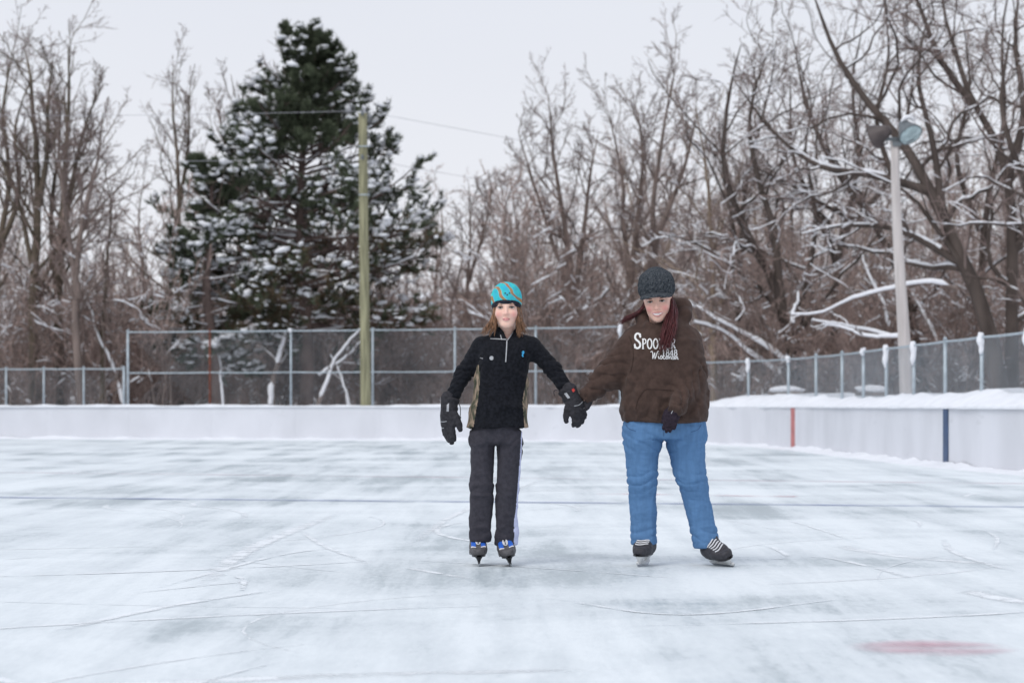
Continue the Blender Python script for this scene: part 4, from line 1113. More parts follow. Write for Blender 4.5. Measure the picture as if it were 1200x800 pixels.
MAT['white_plastic'] = M('white_plastic', (0.74, 0.74, 0.73), 0.4, 0.05, 20, spec=0.4)
MAT['boot_grey'] = M('grey_boot_leather', (0.105, 0.10, 0.105), 0.6, 0.25, 50, bump=0.2, bscale=120)
MAT['boot_black'] = M('charcoal_boot_leather', (0.05, 0.048, 0.055), 0.6, 0.2, 50, bump=0.2, bscale=120)
MAT['boot_blue'] = M('bright_blue_boot_panel', (0.03, 0.13, 0.55), 0.5, 0.15, 50)
MAT['lace'] = M('white_laces', (0.75, 0.75, 0.77), 0.85, 0.06, 90)
MAT['navy_trim'] = M('navy_knit_trim', (0.020, 0.022, 0.034), 0.9, 0.3, 90, bump=0.3, bscale=300)

def turq_hat():
    m, n, l, b = new_mat('turquoise_camouflage_fleece')
    tc = n.new('ShaderNodeTexCoord')
    w = n.new('ShaderNodeTexWave'); w.inputs['Scale'].default_value = 4.2; w.inputs['Distortion'].default_value = 5.0; w.inputs['Detail'].default_value = 2; w.inputs['Detail Scale'].default_value = 1.4
    mp = n.new('ShaderNodeMapping'); mp.inputs['Rotation'].default_value = (0.2, 0.75, 0.1); mp.inputs['Location'].default_value = (0.13, 0.02, 0.03)
    l.new(tc.outputs['Object'], mp.inputs['Vector']); l.new(mp.outputs['Vector'], w.inputs['Vector'])
    r = n.new('ShaderNodeValToRGB'); e = r.color_ramp.elements
    e[0].position = 0.80; e[0].color = (0.055, 0.52, 0.58, 1); e[1].position = 0.845; e[1].color = (0.62, 0.60, 0.55, 1)
    x = e.new(0.90); x.color = (0.20, 0.12, 0.08, 1); x = e.new(0.97); x.color = (0.42, 0.24, 0.12, 1)
    l.new(w.outputs['Fac'], r.inputs['Fac'])
    no = n.new('ShaderNodeTexNoise'); no.inputs['Scale'].default_value = 30; l.new(tc.outputs['Object'], no.inputs['Vector'])
    mx = n.new('ShaderNodeMix'); mx.data_type = 'RGBA'; mx.blend_type = 'OVERLAY'; mx.inputs['Factor'].default_value = 0.5
    l.new(r.outputs['Color'], mx.inputs[6]); l.new(no.outputs['Color'], mx.inputs[7])
    l.new(mx.outputs[2], b.inputs['Base Color']); b.inputs['Roughness'].default_value = 0.9; b.inputs['Specular IOR Level'].default_value = 0.15
    return m
MAT['turquoise'] = turq_hat()
MAT['knit'] = M('charcoal_cable_knit', (0.028, 0.034, 0.042), 0.95, 0.55, 110, bump=0.5, bscale=260, spec=0.1, col2=(0.085, 0.095, 0.105), bdist=0.004)

def rot(yaw, pitch, roll):
    """yaw turns the face to the picture's right, pitch lowers the chin, roll tips the head to the picture's right"""
    cy, sy = math.cos(yaw), math.sin(yaw); cp, sp = math.cos(pitch), math.sin(pitch); cr, sr = math.cos(roll), math.sin(roll)
    Rz = np.array([[cy, -sy, 0], [sy, cy, 0], [0, 0, 1]]); Rx = np.array([[1, 0, 0], [0, cp, -sp], [0, sp, cp]]); Ry = np.array([[cr, 0, sr], [0, 1, 0], [-sr, 0, cr]])
    return Ry @ Rz @ Rx

def head_sdf(X, Y, Z, o):
    d = ell(X, Y, Z, (0, 0.018, 0.035), (0.072, 0.092, 0.083))
    d = smin(d, ell(X, Y, Z, (0, -0.022, -0.042), (o['jaw'], 0.066, 0.072)), 0.035)
    d = smin(d, ell(X, Y, Z, (0, -0.070, o['chin']), (0.019, 0.015, 0.013)), 0.03)
    ax = np.abs(X)
    d = smin(d, ell(ax, Y, Z, (0.036, -0.062, -0.030 + o['smile'] * 0.006), (0.021, 0.022, 0.020)), 0.03 - 0.008 * o['smile'])
    d = smin(d, cone(X, Y, Z, (-0.03, -0.071, 0.024), (0.03, -0.071, 0.024), 0.012, 0.012), 0.02)          # brow
    d = smax(d, -ell(ax, Y, Z, (0.0315, -0.099, 0.004), (0.0165, 0.0155, 0.0105)), 0.010)                  # eye sockets
    d = smin(d, cone(X, Y, Z, (0, -0.083, 0.008), (0, -0.101, -0.027), 0.0065, 0.0095), 0.012)             # nose
    d = smin(d, ell(ax, Y, Z, (0.0105, -0.090, -0.030), (0.0068, 0.009, 0.0062)), 0.006)
    zc = o['mouth'] + o['smile'] * 9.0 * ax ** 2                                                             # lips follow the smile
    w = np.clip(1 - (ax / o['mw']) ** 2, 0, 1)
    for s, r in ((1, 0.0045), (-1, 0.0055)):
        g = o['gap']
        q = np.sqrt((Y + 0.0815 + 0.010 * w - 0.10 * ax) ** 2 + (Z - zc - s * (0.0042 + g) * w) ** 2) - r * w ** 0.5
        d = np.where(ax < o['mw'] * 1.05, smin(d, q, 0.006), d)
    d = smax(d, -(np.sqrt(((Y + 0.097) / 1.5) ** 2 + (Z - zc) ** 2) - (0.0012 + g * 0.9) * w), 0.003) if True else d
    d = smin(d, ell(ax, Y, Z, (0.070, 0.03, -0.006), (0.006, 0.016, 0.026)), 0.008)                         # ears
    d = smin(d, cone(X, Y, Z, (0, 0.022, -0.05), (0, 0.040, -0.19), o['neck'], o['neck'] * 1.08), 0.03)
    return d

def make_head(o, c, R, s):
    V, F = surface_nets(lambda X, Y, Z: head_sdf(X, Y, Z, o), (-0.10, -0.13, -0.19), (0.10, 0.13, 0.13), 0.0031)
    V = relax(V, F, 1, 0.35)
    ax = np.abs(V[:, 0]); C = np.tile(np.array(o['skin']), (len(V), 1))
    def blend(w, col):
        nonlocal C
        C = C * (1 - w[:, None]) + np.array(col)[None] * w[:, None]
    front = np.clip((-V[:, 1] - 0.02) / 0.04, 0, 1)
    g = np.exp(-((ax - 0.042) / 0.020) ** 2 - ((V[:, 2] + 0.034) / 0.019) ** 2) * front; blend(g * o['blush'], (0.80, 0.30, 0.27))
    g = np.exp(-(V[:, 0] / 0.012) ** 2 - ((V[:, 2] + 0.028) / 0.012) ** 2) * front; blend(g * o['blush'] * 0.45, (0.80, 0.34, 0.30))
    g = np.exp(-((ax - 0.031) / 0.016) ** 2 - ((V[:, 2] - 0.004) / 0.011) ** 2) * front; blend(g * 0.35, (0.52, 0.27, 0.23))
    zc = o['mouth'] + o['smile'] * 9.0 * ax ** 2; w = np.clip(1 - (ax / o['mw']) ** 2, 0, 1)
    lip = (np.abs(V[:, 2] - zc) < (0.0085 + o['gap']) * w ** 0.6) & (ax < o['mw']) & (V[:, 1] < -0.05); blend(lip * 0.85, o['lip'])
    inner = (np.abs(V[:, 2] - zc) < (0.0012 + o['gap'] * 1.05) * w) & (ax < o['mw']) & (V[:, 1] < -0.05)
    blend(inner * 1.0, (0.80, 0.76, 0.72) if o['gap'] > 0.002 else (0.30, 0.10, 0.10))
    Vw = c + (V * s) @ R.T
    return Vw, F, C

def eye_parts(parent, c, R, s, L, iris, brow, look=0.0, squint=1.0):
    for sg in (-1, 1):
        n = 14; u = np.linspace(0, np.pi, n); v = np.arange(20) * 2 * np.pi / 20
        U, Vv = np.meshgrid(u, v, indexing='ij'); D = np.stack([np.sin(U) * np.cos(Vv), -np.cos(U), np.sin(U) * np.sin(Vv)], -1).reshape(-1, 3)
        P = D * 0.0118 * np.array([1.12, 1.0, 0.80 * squint]) + np.array([sg * 0.0312, -0.0765, 0.0035])
        a = np.arccos(np.clip(-D[:, 1], -1, 1)); C = np.where((a < 0.24)[:, None], np.array([[.01, .01, .012]]), np.where((a < 0.72)[:, None], np.array([iris]), np.array([[.62, .59, .58]])))
        i = np.arange(n * 20).reshape(n, 20); F = np.stack([i[:-1], i[1:], np.roll(i, -1, 1)[1:], np.roll(i, -1, 1)[:-1]], -1).reshape(-1, 4)
        o = obj('eye', c + (P * s) @ R.T - L, F, MAT['eye'], parent); add_color(o.data, C)
        t = np.linspace(-1, 1, 11)
        lid = np.stack([sg * 0.0312 + 0.0150 * t, -0.0885 + 0.0065 * t ** 2, 0.0035 + 0.0088 * squint - 0.0066 * squint * t ** 2], -1)
        G = Geo(); G.tube(c + (lid * s) @ R.T - L, 0.0021 * (1.15 - 0.5 * t ** 2), 6); G.build('eyelashes', MAT['lash'], parent)
        br = np.stack([sg * 0.033 + 0.0185 * t, -0.0895 + 0.008 * t ** 2, 0.0225 - 0.0045 * t ** 2 + 0.002 * sg * t], -1)
        G = Geo(); G.tube(c + (br * s) @ R.T - L, 0.0022 * (1.1 - 0.7 * np.abs(t)), 6); G.build('eyebrow', MAT[brow], parent)

def locks(rng, ctrl, n, jit, r, npts=13):
    """hair: n tapering locks around a centre line; jit grows from root to tip"""
    ctrl = np.asarray(ctrl, float); G = Geo()
    P, R = [], []
    for i in range(n):
        a = rng.normal(0, 1, 3); k = np.linspace(0.22, 1.0, len(ctrl))[:, None] ** 1.2
        q = ctrl + a[None] * jit * k + rng.normal(0, 1, ctrl.shape) * np.asarray(jit) * 0.18
        L = rng.uniform(0.86, 1.06); q = resample(q, npts); q = q[0] + (q - q[0]) * L
        q[:, 0] += 0.003 * np.sin(np.linspace(0, rng.uniform(2, 7), npts) + rng.uniform(0, 6)); P.append(q)
        t = np.linspace(0, 1, npts); R.append(r * rng.uniform(0.7, 1.3) * (1 - 0.82 * t ** 2.2))
    V, F = tubes(np.array(P), np.array(R), 4); G.add(V, F)
    return G

def glove_sdf(fr, curl, spread, thumb, scale=1.0, fat=1.0):
    """hand in its own frame: u along the fingers, v towards the thumb, w out of the back of the hand"""
    segs = []; f = fat
    lens = (0.072, 0.080, 0.074, 0.058); vs = (0.031, 0.0105, -0.010, -0.029)
    for k in range(4):
        p = np.array([0.088 - 0.006 * abs(k - 1.2), vs[k], 0.0]); a = 0.0; r = 0.0112 * f if k < 3 else 0.0100 * f
        d0 = spread * (1.2 - k)
        chainp = [np.array([0.04, vs[k] * 0.8, 0.0]), p]
        for j, q in enumerate((0.45, 0.32, 0.23)):
            a += curl[j] * (1 + 0.06 * k)
            d = np.array([math.cos(a) * math.cos(d0), math.sin(d0) * math.cos(a), -math.sin(a)]); p = p + d * lens[k] * q; chainp.append(p)
        segs.append((chainp, [r * 1.05, r * 1.08, r * 1.02, r * 0.97, r * 0.82]))
    ta = thumb
    tp = [np.array([0.018, 0.026, -0.006]), np.array([0.045, 0.046, -0.010])]
    d = np.array([math.cos(ta), math.sin(ta), -0.25]); d /= np.linalg.norm(d)
    tp += [tp[-1] + d * 0.034, tp[-1] + d * 0.034 + nrm(d + np.array([0.35, -0.15, 0])) * 0.027]
    segs.append((tp, [0.0150 * f, 0.0140 * f, 0.0125 * f, 0.0105 * f]))
    def sdf(X, Y, Z):
        d = ell(X, Y, Z, (0.050, 0.0, 0.0), (0.058, 0.046, 0.0225 * f))
        d = smin(d, cone(X, Y, Z, (-0.045, 0, 0), (0.03, 0, 0), 0.031 * f, 0.027 * f), 0.02)
        for i, (p, r) in enumerate(segs):
            d = smin(d, chain(X, Y, Z, p, r, 0.006), 0.012 if i == 4 else 0.006)
        return d
    return sdf
def frame(u, w):
    u = nrm(np.asarray(u, float)); w = np.asarray(w, float); w = nrm(w - u * (w @ u)); v = np.cross(w, u)
    return np.stack([u, v, w], 1)          # columns
def make_hand(wrist, u, w, mirror, curl, spread, thumb, scale, fat=1.0, h=0.0038):
    V, F = surface_nets(glove_sdf(None, curl, spread, thumb, 1, fat), (-0.09, -0.075, -0.115), (0.19, 0.115, 0.05), h)
    V = relax(V, F, 1, 0.4)
    if mirror: V = V * [1, -1, 1]; F = F[:, ::-1]
    Fm = frame(u, w)
    return wrist + (V * scale) @ Fm.T, F

# ------------------------------------------------------------------ skates
def make_skate(kind, pos, yaw, roll, pitch, root, L, size=1.0, lean=0.0):
    """pos: where the middle of the blade touches the ice; local +y is the toe"""
    c, s_ = math.cos(yaw), math.sin(yaw); cr, sr = math.cos(roll), math.sin(roll); cp, sp = math.cos(pitch), math.sin(pitch)
    base = np.array([[-1, 0, 0], [0, -1, 0], [0, 0, 1.0]])                    # toe towards the camera
    Rz = np.array([[c, -s_, 0], [s_, c, 0], [0, 0, 1]]); Ry = np.array([[cr, 0, sr], [0, 1, 0], [-sr, 0, cr]]); Rx = np.array([[1, 0, 0], [0, cp, -sp], [0, sp, cp]])
    R = (Rz @ base @ Ry @ Rx) * size
    T = lambda V: np.asarray(pos) + np.asarray(V) @ R.T - L
    def sdf(X, Y, Z):
        d = cone(X, Y, Z, (0, -0.088, 0.098), (0, 0.045, 0.094), 0.036, 0.046)
        d = smin(d, cone(X, Y, Z, (0, 0.045, 0.094), (0, 0.100, 0.088), 0.046, 0.038), 0.02)
        d = smin(d, cone(X, Y, Z, (0, -0.055, 0.11), (lean, -0.078, 0.205), 0.043, 0.036), 0.05)
        d = smin(d, cone(X, Y, Z, (0, 0.02, 0.10), (lean * 0.6, -0.052, 0.16), 0.040, 0.032), 0.03)
        d = smax(d, Z - (0.106 + 0.62 * np.maximum(0.078 - Y, 0)), 0.012)       # low toe, rising instep
        return smax(d, 0.062 - Z, 0.008)
    V, F = surface_nets(sdf, (-0.07, -0.15, 0.05), (0.07, 0.16, 0.27), 0.0045)
    bv = bvh_of(V, F)
    fc = V[F].mean(1)
    main = 'boot_grey' if kind == 'girl' else 'boot_black'
    toe = fc[:, 1] > 0.076 - 0.25 * np.abs(fc[:, 0])
    (a, b) = split(V, F, toe)
    sk = obj('skate', T(b[0]), b[1], MAT[main], root)
    sk['label'] = 'grey and blue ice skate' if kind == 'girl' else 'charcoal ice skate with white laces and a white blade holder'
    obj('toe_cap', T(a[0]), a[1], MAT[main], sk)
    def top(x, y, off):
        h = bv.ray_cast(Vector((x, y, 0.5)), Vector((0, 0, -1))); return np.array(h[0]) + [0, 0, off] if h[0] is not None else None
    # sole, blade holder, runner
    g = Geo()
    pts = [(-0.115, 0.024), (-0.06, 0.033), (0.0, 0.031), (0.06, 0.040), (0.115, 0.030), (0.137, 0.010)]
    ys = np.linspace(-0.118, 0.136, 24); hw = np.interp(ys, [p[0] for p in pts], [p[1] for p in pts])
    V2 = np.concatenate([np.stack([sx * hw, ys, np.full(24, z)], -1) for sx in (-1, 1) for z in (0.057, 0.067)])
    i = np.arange(23); F2 = [np.stack([k1 * 24 + i, k1 * 24 + i + 1, k2 * 24 + i + 1, k2 * 24 + i], -1) for k1, k2 in ((0, 1), (1, 3), (3, 2), (2, 0))]
    g.add(V2, np.concatenate(F2)); g.build('sole', MAT['black_plastic'], sk).data.transform(_mat(R, pos, L))
    hold = MAT['black_plastic'] if kind == 'girl' else MAT['white_plastic']
    for y0, y1 in ((-0.118, -0.035), (0.02, 0.118)):
        g = Geo(); n = 8; yy = np.linspace(0, 1, n); rows = []
        for z, q, e in ((0.058, 0.026, 0.0), (0.045, 0.016, 0.006), (0.030, 0.009, 0.010), (0.016, 0.0055, 0.0)):
            ya = y0 + e + (y1 - y0 - 2 * e) * yy; ww = q * np.sin(np.pi * (0.18 + 0.64 * yy)) ** 0.7
            rows.append(np.concatenate([np.stack([-ww, ya, np.full(n, z)], -1), np.stack([ww[::-1], ya[::-1], np.full(n, z)], -1)]))
        m = 2 * n; Vh = np.concatenate(rows); j = np.arange(m)
        Fh = np.concatenate([np.stack([r * m + j, r * m + (j + 1) % m, (r + 1) * m + (j + 1) % m, (r + 1) * m + j], -1) for r in range(3)])
        g.add(Vh, Fh); g.build('blade_holder', hold, sk).data.transform(_mat(R, pos, L))
    g = Geo(); g.box((0, 0.0, 0.0215), (0.0055, 0.132, 0.0065)); g.build('blade_holder', hold, sk, False).data.transform(_mat(R, pos, L))
    g = Geo(); ys = np.linspace(-0.142, 0.145, 22); zb = 0.0 + 0.022 * np.clip((np.abs(ys) - 0.10) / 0.045, 0, 1) ** 2; zt = np.full(22, 0.0225)
    V3 = np.concatenate([np.stack([np.full(22, x), ys, z], -1) for x in (-0.0018, 0.0018) for z in (zb, zt)])
    i = np.arange(21); F3 = [np.stack([k1 * 22 + i, k1 * 22 + i + 1, k2 * 22 + i + 1, k2 * 22 + i], -1) for k1, k2 in ((0, 1), (1, 3), (3, 2), (2, 0))]
    g.add(V3, np.concatenate(F3)); g.build('blade', MAT['steel'], sk, False).data.transform(_mat(R, pos, L))
    if kind == 'girl':
        for sg in (-1, 1):      # blue quarter panels edged in white
            for x0, x1, y0, y1, mt, of, nm in ((0.015, 0.042, -0.012, 0.062, 'boot_blue', 0.0018, 'quarter_panel'), (0.014, 0.043, 0.061, 0.070, 'white_patch', 0.0026, 'panel_piping')):
                Vq, Fq = [], []; ok = True
                for i in range(6):
                    for j in range(6):
                        p = top(sg * (x0 + (x1 - x0) * i / 5), y0 + (y1 - y0) * j / 5 + 0.010 * (1 - i / 5), of)
                        if p is None: p = np.array([sg * (x0 + (x1 - x0) * i / 5), y0, 0.09])
                        Vq.append(p)
                Fq = [[i * 6 + j, (i + 1) * 6 + j, (i + 1) * 6 + j + 1, i * 6 + j + 1] for i in range(5) for j in range(5)]
                obj(nm, T(np.array(Vq)), np.array(Fq), MAT[mt], sk)
        ring = [top(0.013 * math.cos(a), 0.030 + 0.026 * math.sin(a), 0.006) for a in np.linspace(0, 2 * np.pi, 15)]
        G = Geo(); G.tube(T(np.array(ring)), 0.0036, 6, False); G.build('tongue_badge', MAT['white_patch'], sk)
        for q in (-1, 1):
            pr = [top(q * 0.006, 0.018 + 0.008 * i, 0.004) for i in range(4)]
            G = Geo(); G.tube(T(np.array(pr)), 0.0034, 6); G.build('lace', MAT['lace'], sk)
        lp = np.array([(0.040, 0.03, 0.115), (0.050, 0.035, 0.10), (0.052, 0.04, 0.075), (0.048, 0.045, 0.068), (0.044, 0.04, 0.08), (0.040, 0.035, 0.10)])
        G = Geo(); G.tube(T(resample(lp * [1 if roll >= 0 else -1, 1, 1], 16)), 0.0022, 5); G.build('lace', MAT['boot_grey'], sk)
    else:
        for k, y in enumerate((0.066, 0.050, 0.034, 0.018, 0.002)):
            xs = np.linspace(-0.034, 0.034, 9); pr = [top(x, y + 0.006 * math.sin(x * 60) - 6 * x * x, 0.004) for x in xs]
            pr = [p for p in pr if p is not None]
            if len(pr) > 3: G = Geo(); G.tube(T(np.array(pr)), 0.0042, 6); G.build('lace', MAT['lace'], sk)
    return sk
def _mat(R, pos, L):
    from mathutils import Matrix
    m = Matrix([[*R[0], pos[0] - L[0]], [*R[1], pos[1] - L[1]], [*R[2], pos[2] - L[2]], [0, 0, 0, 1]]); return m

def body_mesh(root, L, head, spine, arms, legs, name='body'):
    """the body under the clothes: head, neck, trunk, arms and legs as one mesh"""
    Vh, Fh, Ch = head
    allp = np.array([p for c, _ in [spine] + arms + legs for p in c]); lo = allp.min(0) - 0.2; hi = allp.max(0) + 0.2; hi[2] = min(hi[2], Vh[:, 2].min() + 0.10)
    def f(X, Y, Z):
        d = chain(X, Y, Z, spine[0], spine[1], 0.05, 0.72)
        for p, r in arms + legs: d = smin(d, chain(X, Y, Z, p, r, 0.03), 0.04)
        return d
    V, F = surface_nets(f, lo, hi, 0.013)
    C = np.tile(np.array([[0.70, 0.45, 0.37]]), (len(V), 1))
    o = obj(name, np.concatenate([Vh, V]) - L, np.concatenate([Fh, F + len(Vh)]), MAT['skin'], root)
    add_color(o.data, np.concatenate([Ch, C])); return o

# ------------------------------------------------------------------ the child in the turquoise hat
GL = np.array([W(580, 475)[0], PYD, 0.0])
girl = thing('person', tuple(GL), 'child in a turquoise camouflage beanie and black quarter-zip fleece, skating hand in hand', 'person')
rng = np.random.default_rng(12)
gh_c = W(593.5, 361.3, -0.02); gh_R = rot(math.radians(-1.5), math.radians(2), math.radians(-1)); gh_s = 1.06
opts = dict(jaw=0.057, chin=-0.091, smile=0.35, mouth=-0.0595, mw=0.0215, gap=0.0, neck=0.045, skin=(0.88, 0.585, 0.475), blush=0.6, lip=(0.66, 0.27, 0.27))
g_sh = [W(564, 405, 0.01), W(543, 438, 0.02), W(529, 467, -0.03)]
g_sl = [W(623, 405, 0.01), W(649, 434, 0.0), W(664, 456, -0.05)]
body_mesh(girl, GL, make_head(opts, gh_c, gh_R, gh_s),
          ([W(583, 492), W(587, 465), W(591, 425), W(593.5, 400, 0.01), W(593.5, 385, 0.02)], [.085, .085, .095, .06, .042]),
          [(g_sh + [W(525, 486, -0.035), W(524.5, 500, -0.036)], [.036, .03, .022, .020, .010]), (g_sl + [W(673, 471, -0.075), W(676, 477, -0.078)], [.036, .03, .022, .020, .010])],
          [([W(568, 503), W(565, 575, -0.01), W(563, 640, 0.03)], [.045, .036, .03]), ([W(596, 503), W(595, 575, -0.01), W(594, 640, 0.03)], [.045, .036, .03])])
eye_parts(girl, gh_c, gh_R, gh_s, GL, (0.10, 0.07, 0.05), 'brow_girl', squint=0.66)

# trousers
g_hip = [sec(480, 560, 607, .095), sec(500, 555, 608.5, .105), sec(512, 554, 609, .10), sec(518, 554.5, 608.5, .09)]
g_l1 = [sec(506, 552, 580, .078), sec(530, 551, 579.5, .076), sec(560, 551, 578, .072, -.005), sec(580, 551.5, 577, .070, -.012), sec(605, 551, 576.5, .068), sec(634, 550.5, 575.5, .072, .01)]
g_l2 = [sec(506, 582.5, 611.5, .078), sec(530, 583, 610.5, .076), sec(560, 582.5, 608.5, .072, -.005), sec(580, 582, 607, .070, -.012), sec(605, 581, 605.5, .068), sec(638, 579.5, 606.5, .074, .01)]
def f(X, Y, Z):
    d = smin(loft(X, Y, Z, g_l1, 2.2), loft(X, Y, Z, g_l2, 2.2), 0.004)
    d = smin(d, loft(X, Y, Z, g_hip), 0.035)
    hollow = np.minimum(loft(X, Y, Z + 0.004, [(a, b, c_, r - 0.015, q - 0.015) for a, b, c_, r, q in g_l1], 2.2), loft(X, Y, Z + 0.004, [(a, b, c_, r - 0.015, q - 0.015) for a, b, c_, r, q in g_l2], 2.2))
    return np.where(Z < 0.19, np.maximum(d, -hollow), d)
V, F = surface_nets(f, W(544, 650, -0.16), W(620, 478, 0.16), 0.0062)
V = relax(V, F, 1, 0.4); z = V[:, 2]
V = fold(V, F, [((10, 9, 16), 0.013, (0.15 + bump1(z, W(0, 622)[2], 0.07) + 0.6 * bump1(z, W(0, 575)[2], 0.09)) * np.clip((z - 0.135) / 0.05, 0.15, 1), 3), ((26, 22, 9), 0.009, bump1(z, W(0, 525)[2], 0.10), 5), ((9, 9, 5), 0.010, np.ones(len(V)), 6)])
ph = z * 15 + 6 * np.abs(V[:, 0] - W(580.5, 0)[0]) + 1.4 * vnoise(V * 7, 83)
V = creases(V, F, ph, 0.7 * bump1(z, W(0, 572)[2], 0.07) + 0.8 * bump1(z, W(0, 622)[2], 0.05) * np.clip((z - 0.14) / 0.04, 0.1, 1) + 0.05, 0.006)
ph = z * 14 - 14 * np.abs(V[:, 0] - W(580.5, 0)[0]) + 1.2 * vnoise(V * 7, 84)
V = creases(V, F, ph, bump1(z, W(0, 518)[2], 0.06), 0.006)
fc = V[F].mean(1); side = np.where(fc[:, 0] < W(580.5, 0)[0], -1, 1)
lx = np.where(side < 0, np.interp(fc[:, 2], [q[0] for q in g_l1[::-1]], [q[1] - q[3] for q in g_l1[::-1]]), np.interp(fc[:, 2], [q[0] for q in g_l2[::-1]], [q[1] + q[3] for q in g_l2[::-1]]))
dist = np.abs(fc[:, 0] - lx); wid = np.interp(fc[:, 2], [0.15, 0.26, 0.32, 0.6, 0.8], [0.022, 0.018, 0.008, 0.005, 0.003]) * np.where(side < 0, 0.0, 0.9)
stripe = (dist < wid) & (fc[:, 2] < W(0, 505)[2])
(a, b) = split(V, F, stripe)
tr = obj('trousers', b[0] - GL, b[1], MAT['charcoal'], girl)
obj('side_stripe', a[0] - GL, a[1], MAT['lavender'], tr)

# fleece top
g_tor = [sec(501, 546, 621, .125), sec(488, 549.5, 619, .122), sec(470, 554, 616.5, .116), sec(445, 557, 618, .112), sec(425, 559, 621.5, .116, -.004), sec(410, 560, 626.5, .110), sec(400, 562, 625, .092, .008), sec(393, 571, 616, .070, .012), sec(388, 579, 608, .060, .016)]
def f(X, Y, Z):
    d = loft(X, Y, Z, g_tor, 2.25)
    for p in (g_sh, g_sl):
        d = smin(d, chain(X, Y, Z, p, [.054, .045, .037], 0.02), 0.035)
    # standing collar, open in a V at the front
    n0 = W(594, 398, 0.012); ax = W(594, 379, 0.028) - n0
    t = np.clip((Z - n0[2]) / ax[2], -0.3, 1); cx, cy = n0[0] + ax[0] * t, n0[1] + ax[1] * t
    r = np.sqrt((X - cx) ** 2 + (Y - cy) ** 2)
    sh = np.abs(r - (0.064 + 0.006 * t)) - 0.007
    topz = np.where(Y > cy, W(0, 377)[2], W(0, 384)[2])
    sh = np.maximum(sh, np.maximum(Z - topz, W(0, 402)[2] - Z))
    vz = W(0, 399)[2]; vee = np.where(Y < cy, np.abs(X - cx) - np.maximum(Z - vz, 0) * 0.62, 1.0)
    d = smin(d, sh, 0.008)
    neck = np.maximum(r - 0.050, vz + 0.012 - Z)
    d = smax(d, -neck, 0.004)
    d = smax(d, np.where(Z > vz, -vee, -1.0), 0.004)
    hol = loft(X, Y, Z, [(a_, b_, c_, q - 0.016, w_ - 0.016) for a_, b_, c_, q, w_ in g_tor], 2.25)
    return np.where(Z < W(0, 492)[2], np.maximum(d, -loft(X, Y, Z + 0.004, [(a_, b_, c_, q - 0.016, w_ - 0.016) for a_, b_, c_, q, w_ in g_tor], 2.25)), d)
V, F = surface_nets(f, W(512, 506, -0.17), W(682, 372, 0.17), 0.0062)
V = relax(V, F, 1, 0.4)
def arm_w(V, p):
    d = np.min([np.linalg.norm(V - (p[i] * (1 - t) + p[i + 1] * t), axis=1) for i in range(2) for t in np.linspace(0, 1, 8)], axis=0); return np.clip((0.085 - d) / 0.03, 0, 1)
w1, w2 = arm_w(V, g_sh), arm_w(V, g_sl); wa = np.maximum(w1, w2)
elb = bump1(np.linalg.norm(V - g_sh[1], axis=1), 0, 0.10) + bump1(np.linalg.norm(V - g_sl[1], axis=1), 0, 0.10) + 0.8 * bump1(np.linalg.norm(V - g_sh[2], axis=1), 0, 0.07) + 0.8 * bump1(np.linalg.norm(V - g_sl[2], axis=1), 0, 0.07)
tor = 1 - wa; z = V[:, 2]
V = fold(V, F, [((13, 13, 30), 0.008, elb * wa, 21), ((8, 8, 6), 0.018, tor, 22), ((22, 12, 7), 0.008, tor * bump1(z, W(0, 485)[2], 0.12), 23), ((20, 12, 16), 0.010, tor * (bump1(V[:, 0], W(565, 0)[0], 0.05) + bump1(V[:, 0], W(620, 0)[0], 0.05)) * bump1(z, W(0, 415)[2], 0.06), 24)])
for pts, wt, sk in ((g_sh, w1, 0.8), (g_sl, w2, -0.8)):
    ph, sl, rr_ = limb_phase(V, pts, 24, sk, 75); L1 = np.linalg.norm(pts[1] - pts[0]); tot = L1 + np.linalg.norm(pts[2] - pts[1])
    V = creases(V, F, ph, wt * (0.2 + 0.8 * bump1(sl, L1, 0.06) + 0.9 * bump1(sl, tot, 0.06)), 0.011)
ph = V[:, 2] * 11 + np.abs(V[:, 0] - W(590, 0)[0]) * 16 + 1.5 * vnoise(V * 7, 76)
V = creases(V, F, ph, tor * np.clip(np.abs(V[:, 0] - W(589, 0)[0]) / 0.15, 0, 1) ** 1.5 * bump1(V[:, 2], W(0, 440)[2], 0.13), 0.008)
fc = V[F].mean(1); py = 475 - (fc[:, 2] - CAM_H) * PS; px = 600 + fc[:, 0] * PS
le = np.interp(py, [430, 450, 470, 500], [560.5, 558, 554, 546]); re = np.interp(py, [430, 450, 470, 500], [618, 618, 616.5, 621])
wl_ = np.interp(py, [428, 440, 470, 500], [0.5, 3.5, 6.0, 9.0]); wr_ = np.interp(py, [438, 460, 500], [0.0, 3.5, 6.5])
inarm = wa[F].mean(1) > 0.45
pan = (((px - le < wl_) & (py > 428)) | ((re - px < wr_) & (py > 438))) & ~(inarm & (py < 470)) & (px > 540) & (px < 628)
(a, b) = split(V, F, pan)
(a1, a2) = split(a[0], a[1], a[0][a[1]].mean(1)[:, 0] < W(585, 0)[0])
jk = obj('fleece_top', b[0] - GL, b[1], MAT['fleece'], girl); jk['label'] = 'black quarter-zip fleece with camouflage side panels'
obj('side_panel', a1[0] - GL, a1[1], MAT['camo'], jk); obj('side_panel', a2[0] - GL, a2[1], MAT['camo'], jk)
bv = bvh_of(V, F)
decal(bv, [[(594, 399), (593.6, 408), (592.6, 424)]], 1.3, MAT['silver'], 'zip', jk, GL)
decal(bv, [[(574.5, 396.6), (582, 396.9), (594, 397.6)]], 1.0, MAT['silver'], 'zip', jk, GL)
decal(bv, [[(594.6, 398.5), (599.5, 391.5), (602.5, 385.5)], [(588, 398), (586.4, 392)]], 0.9, MAT['silver'], 'zip', jk, GL)
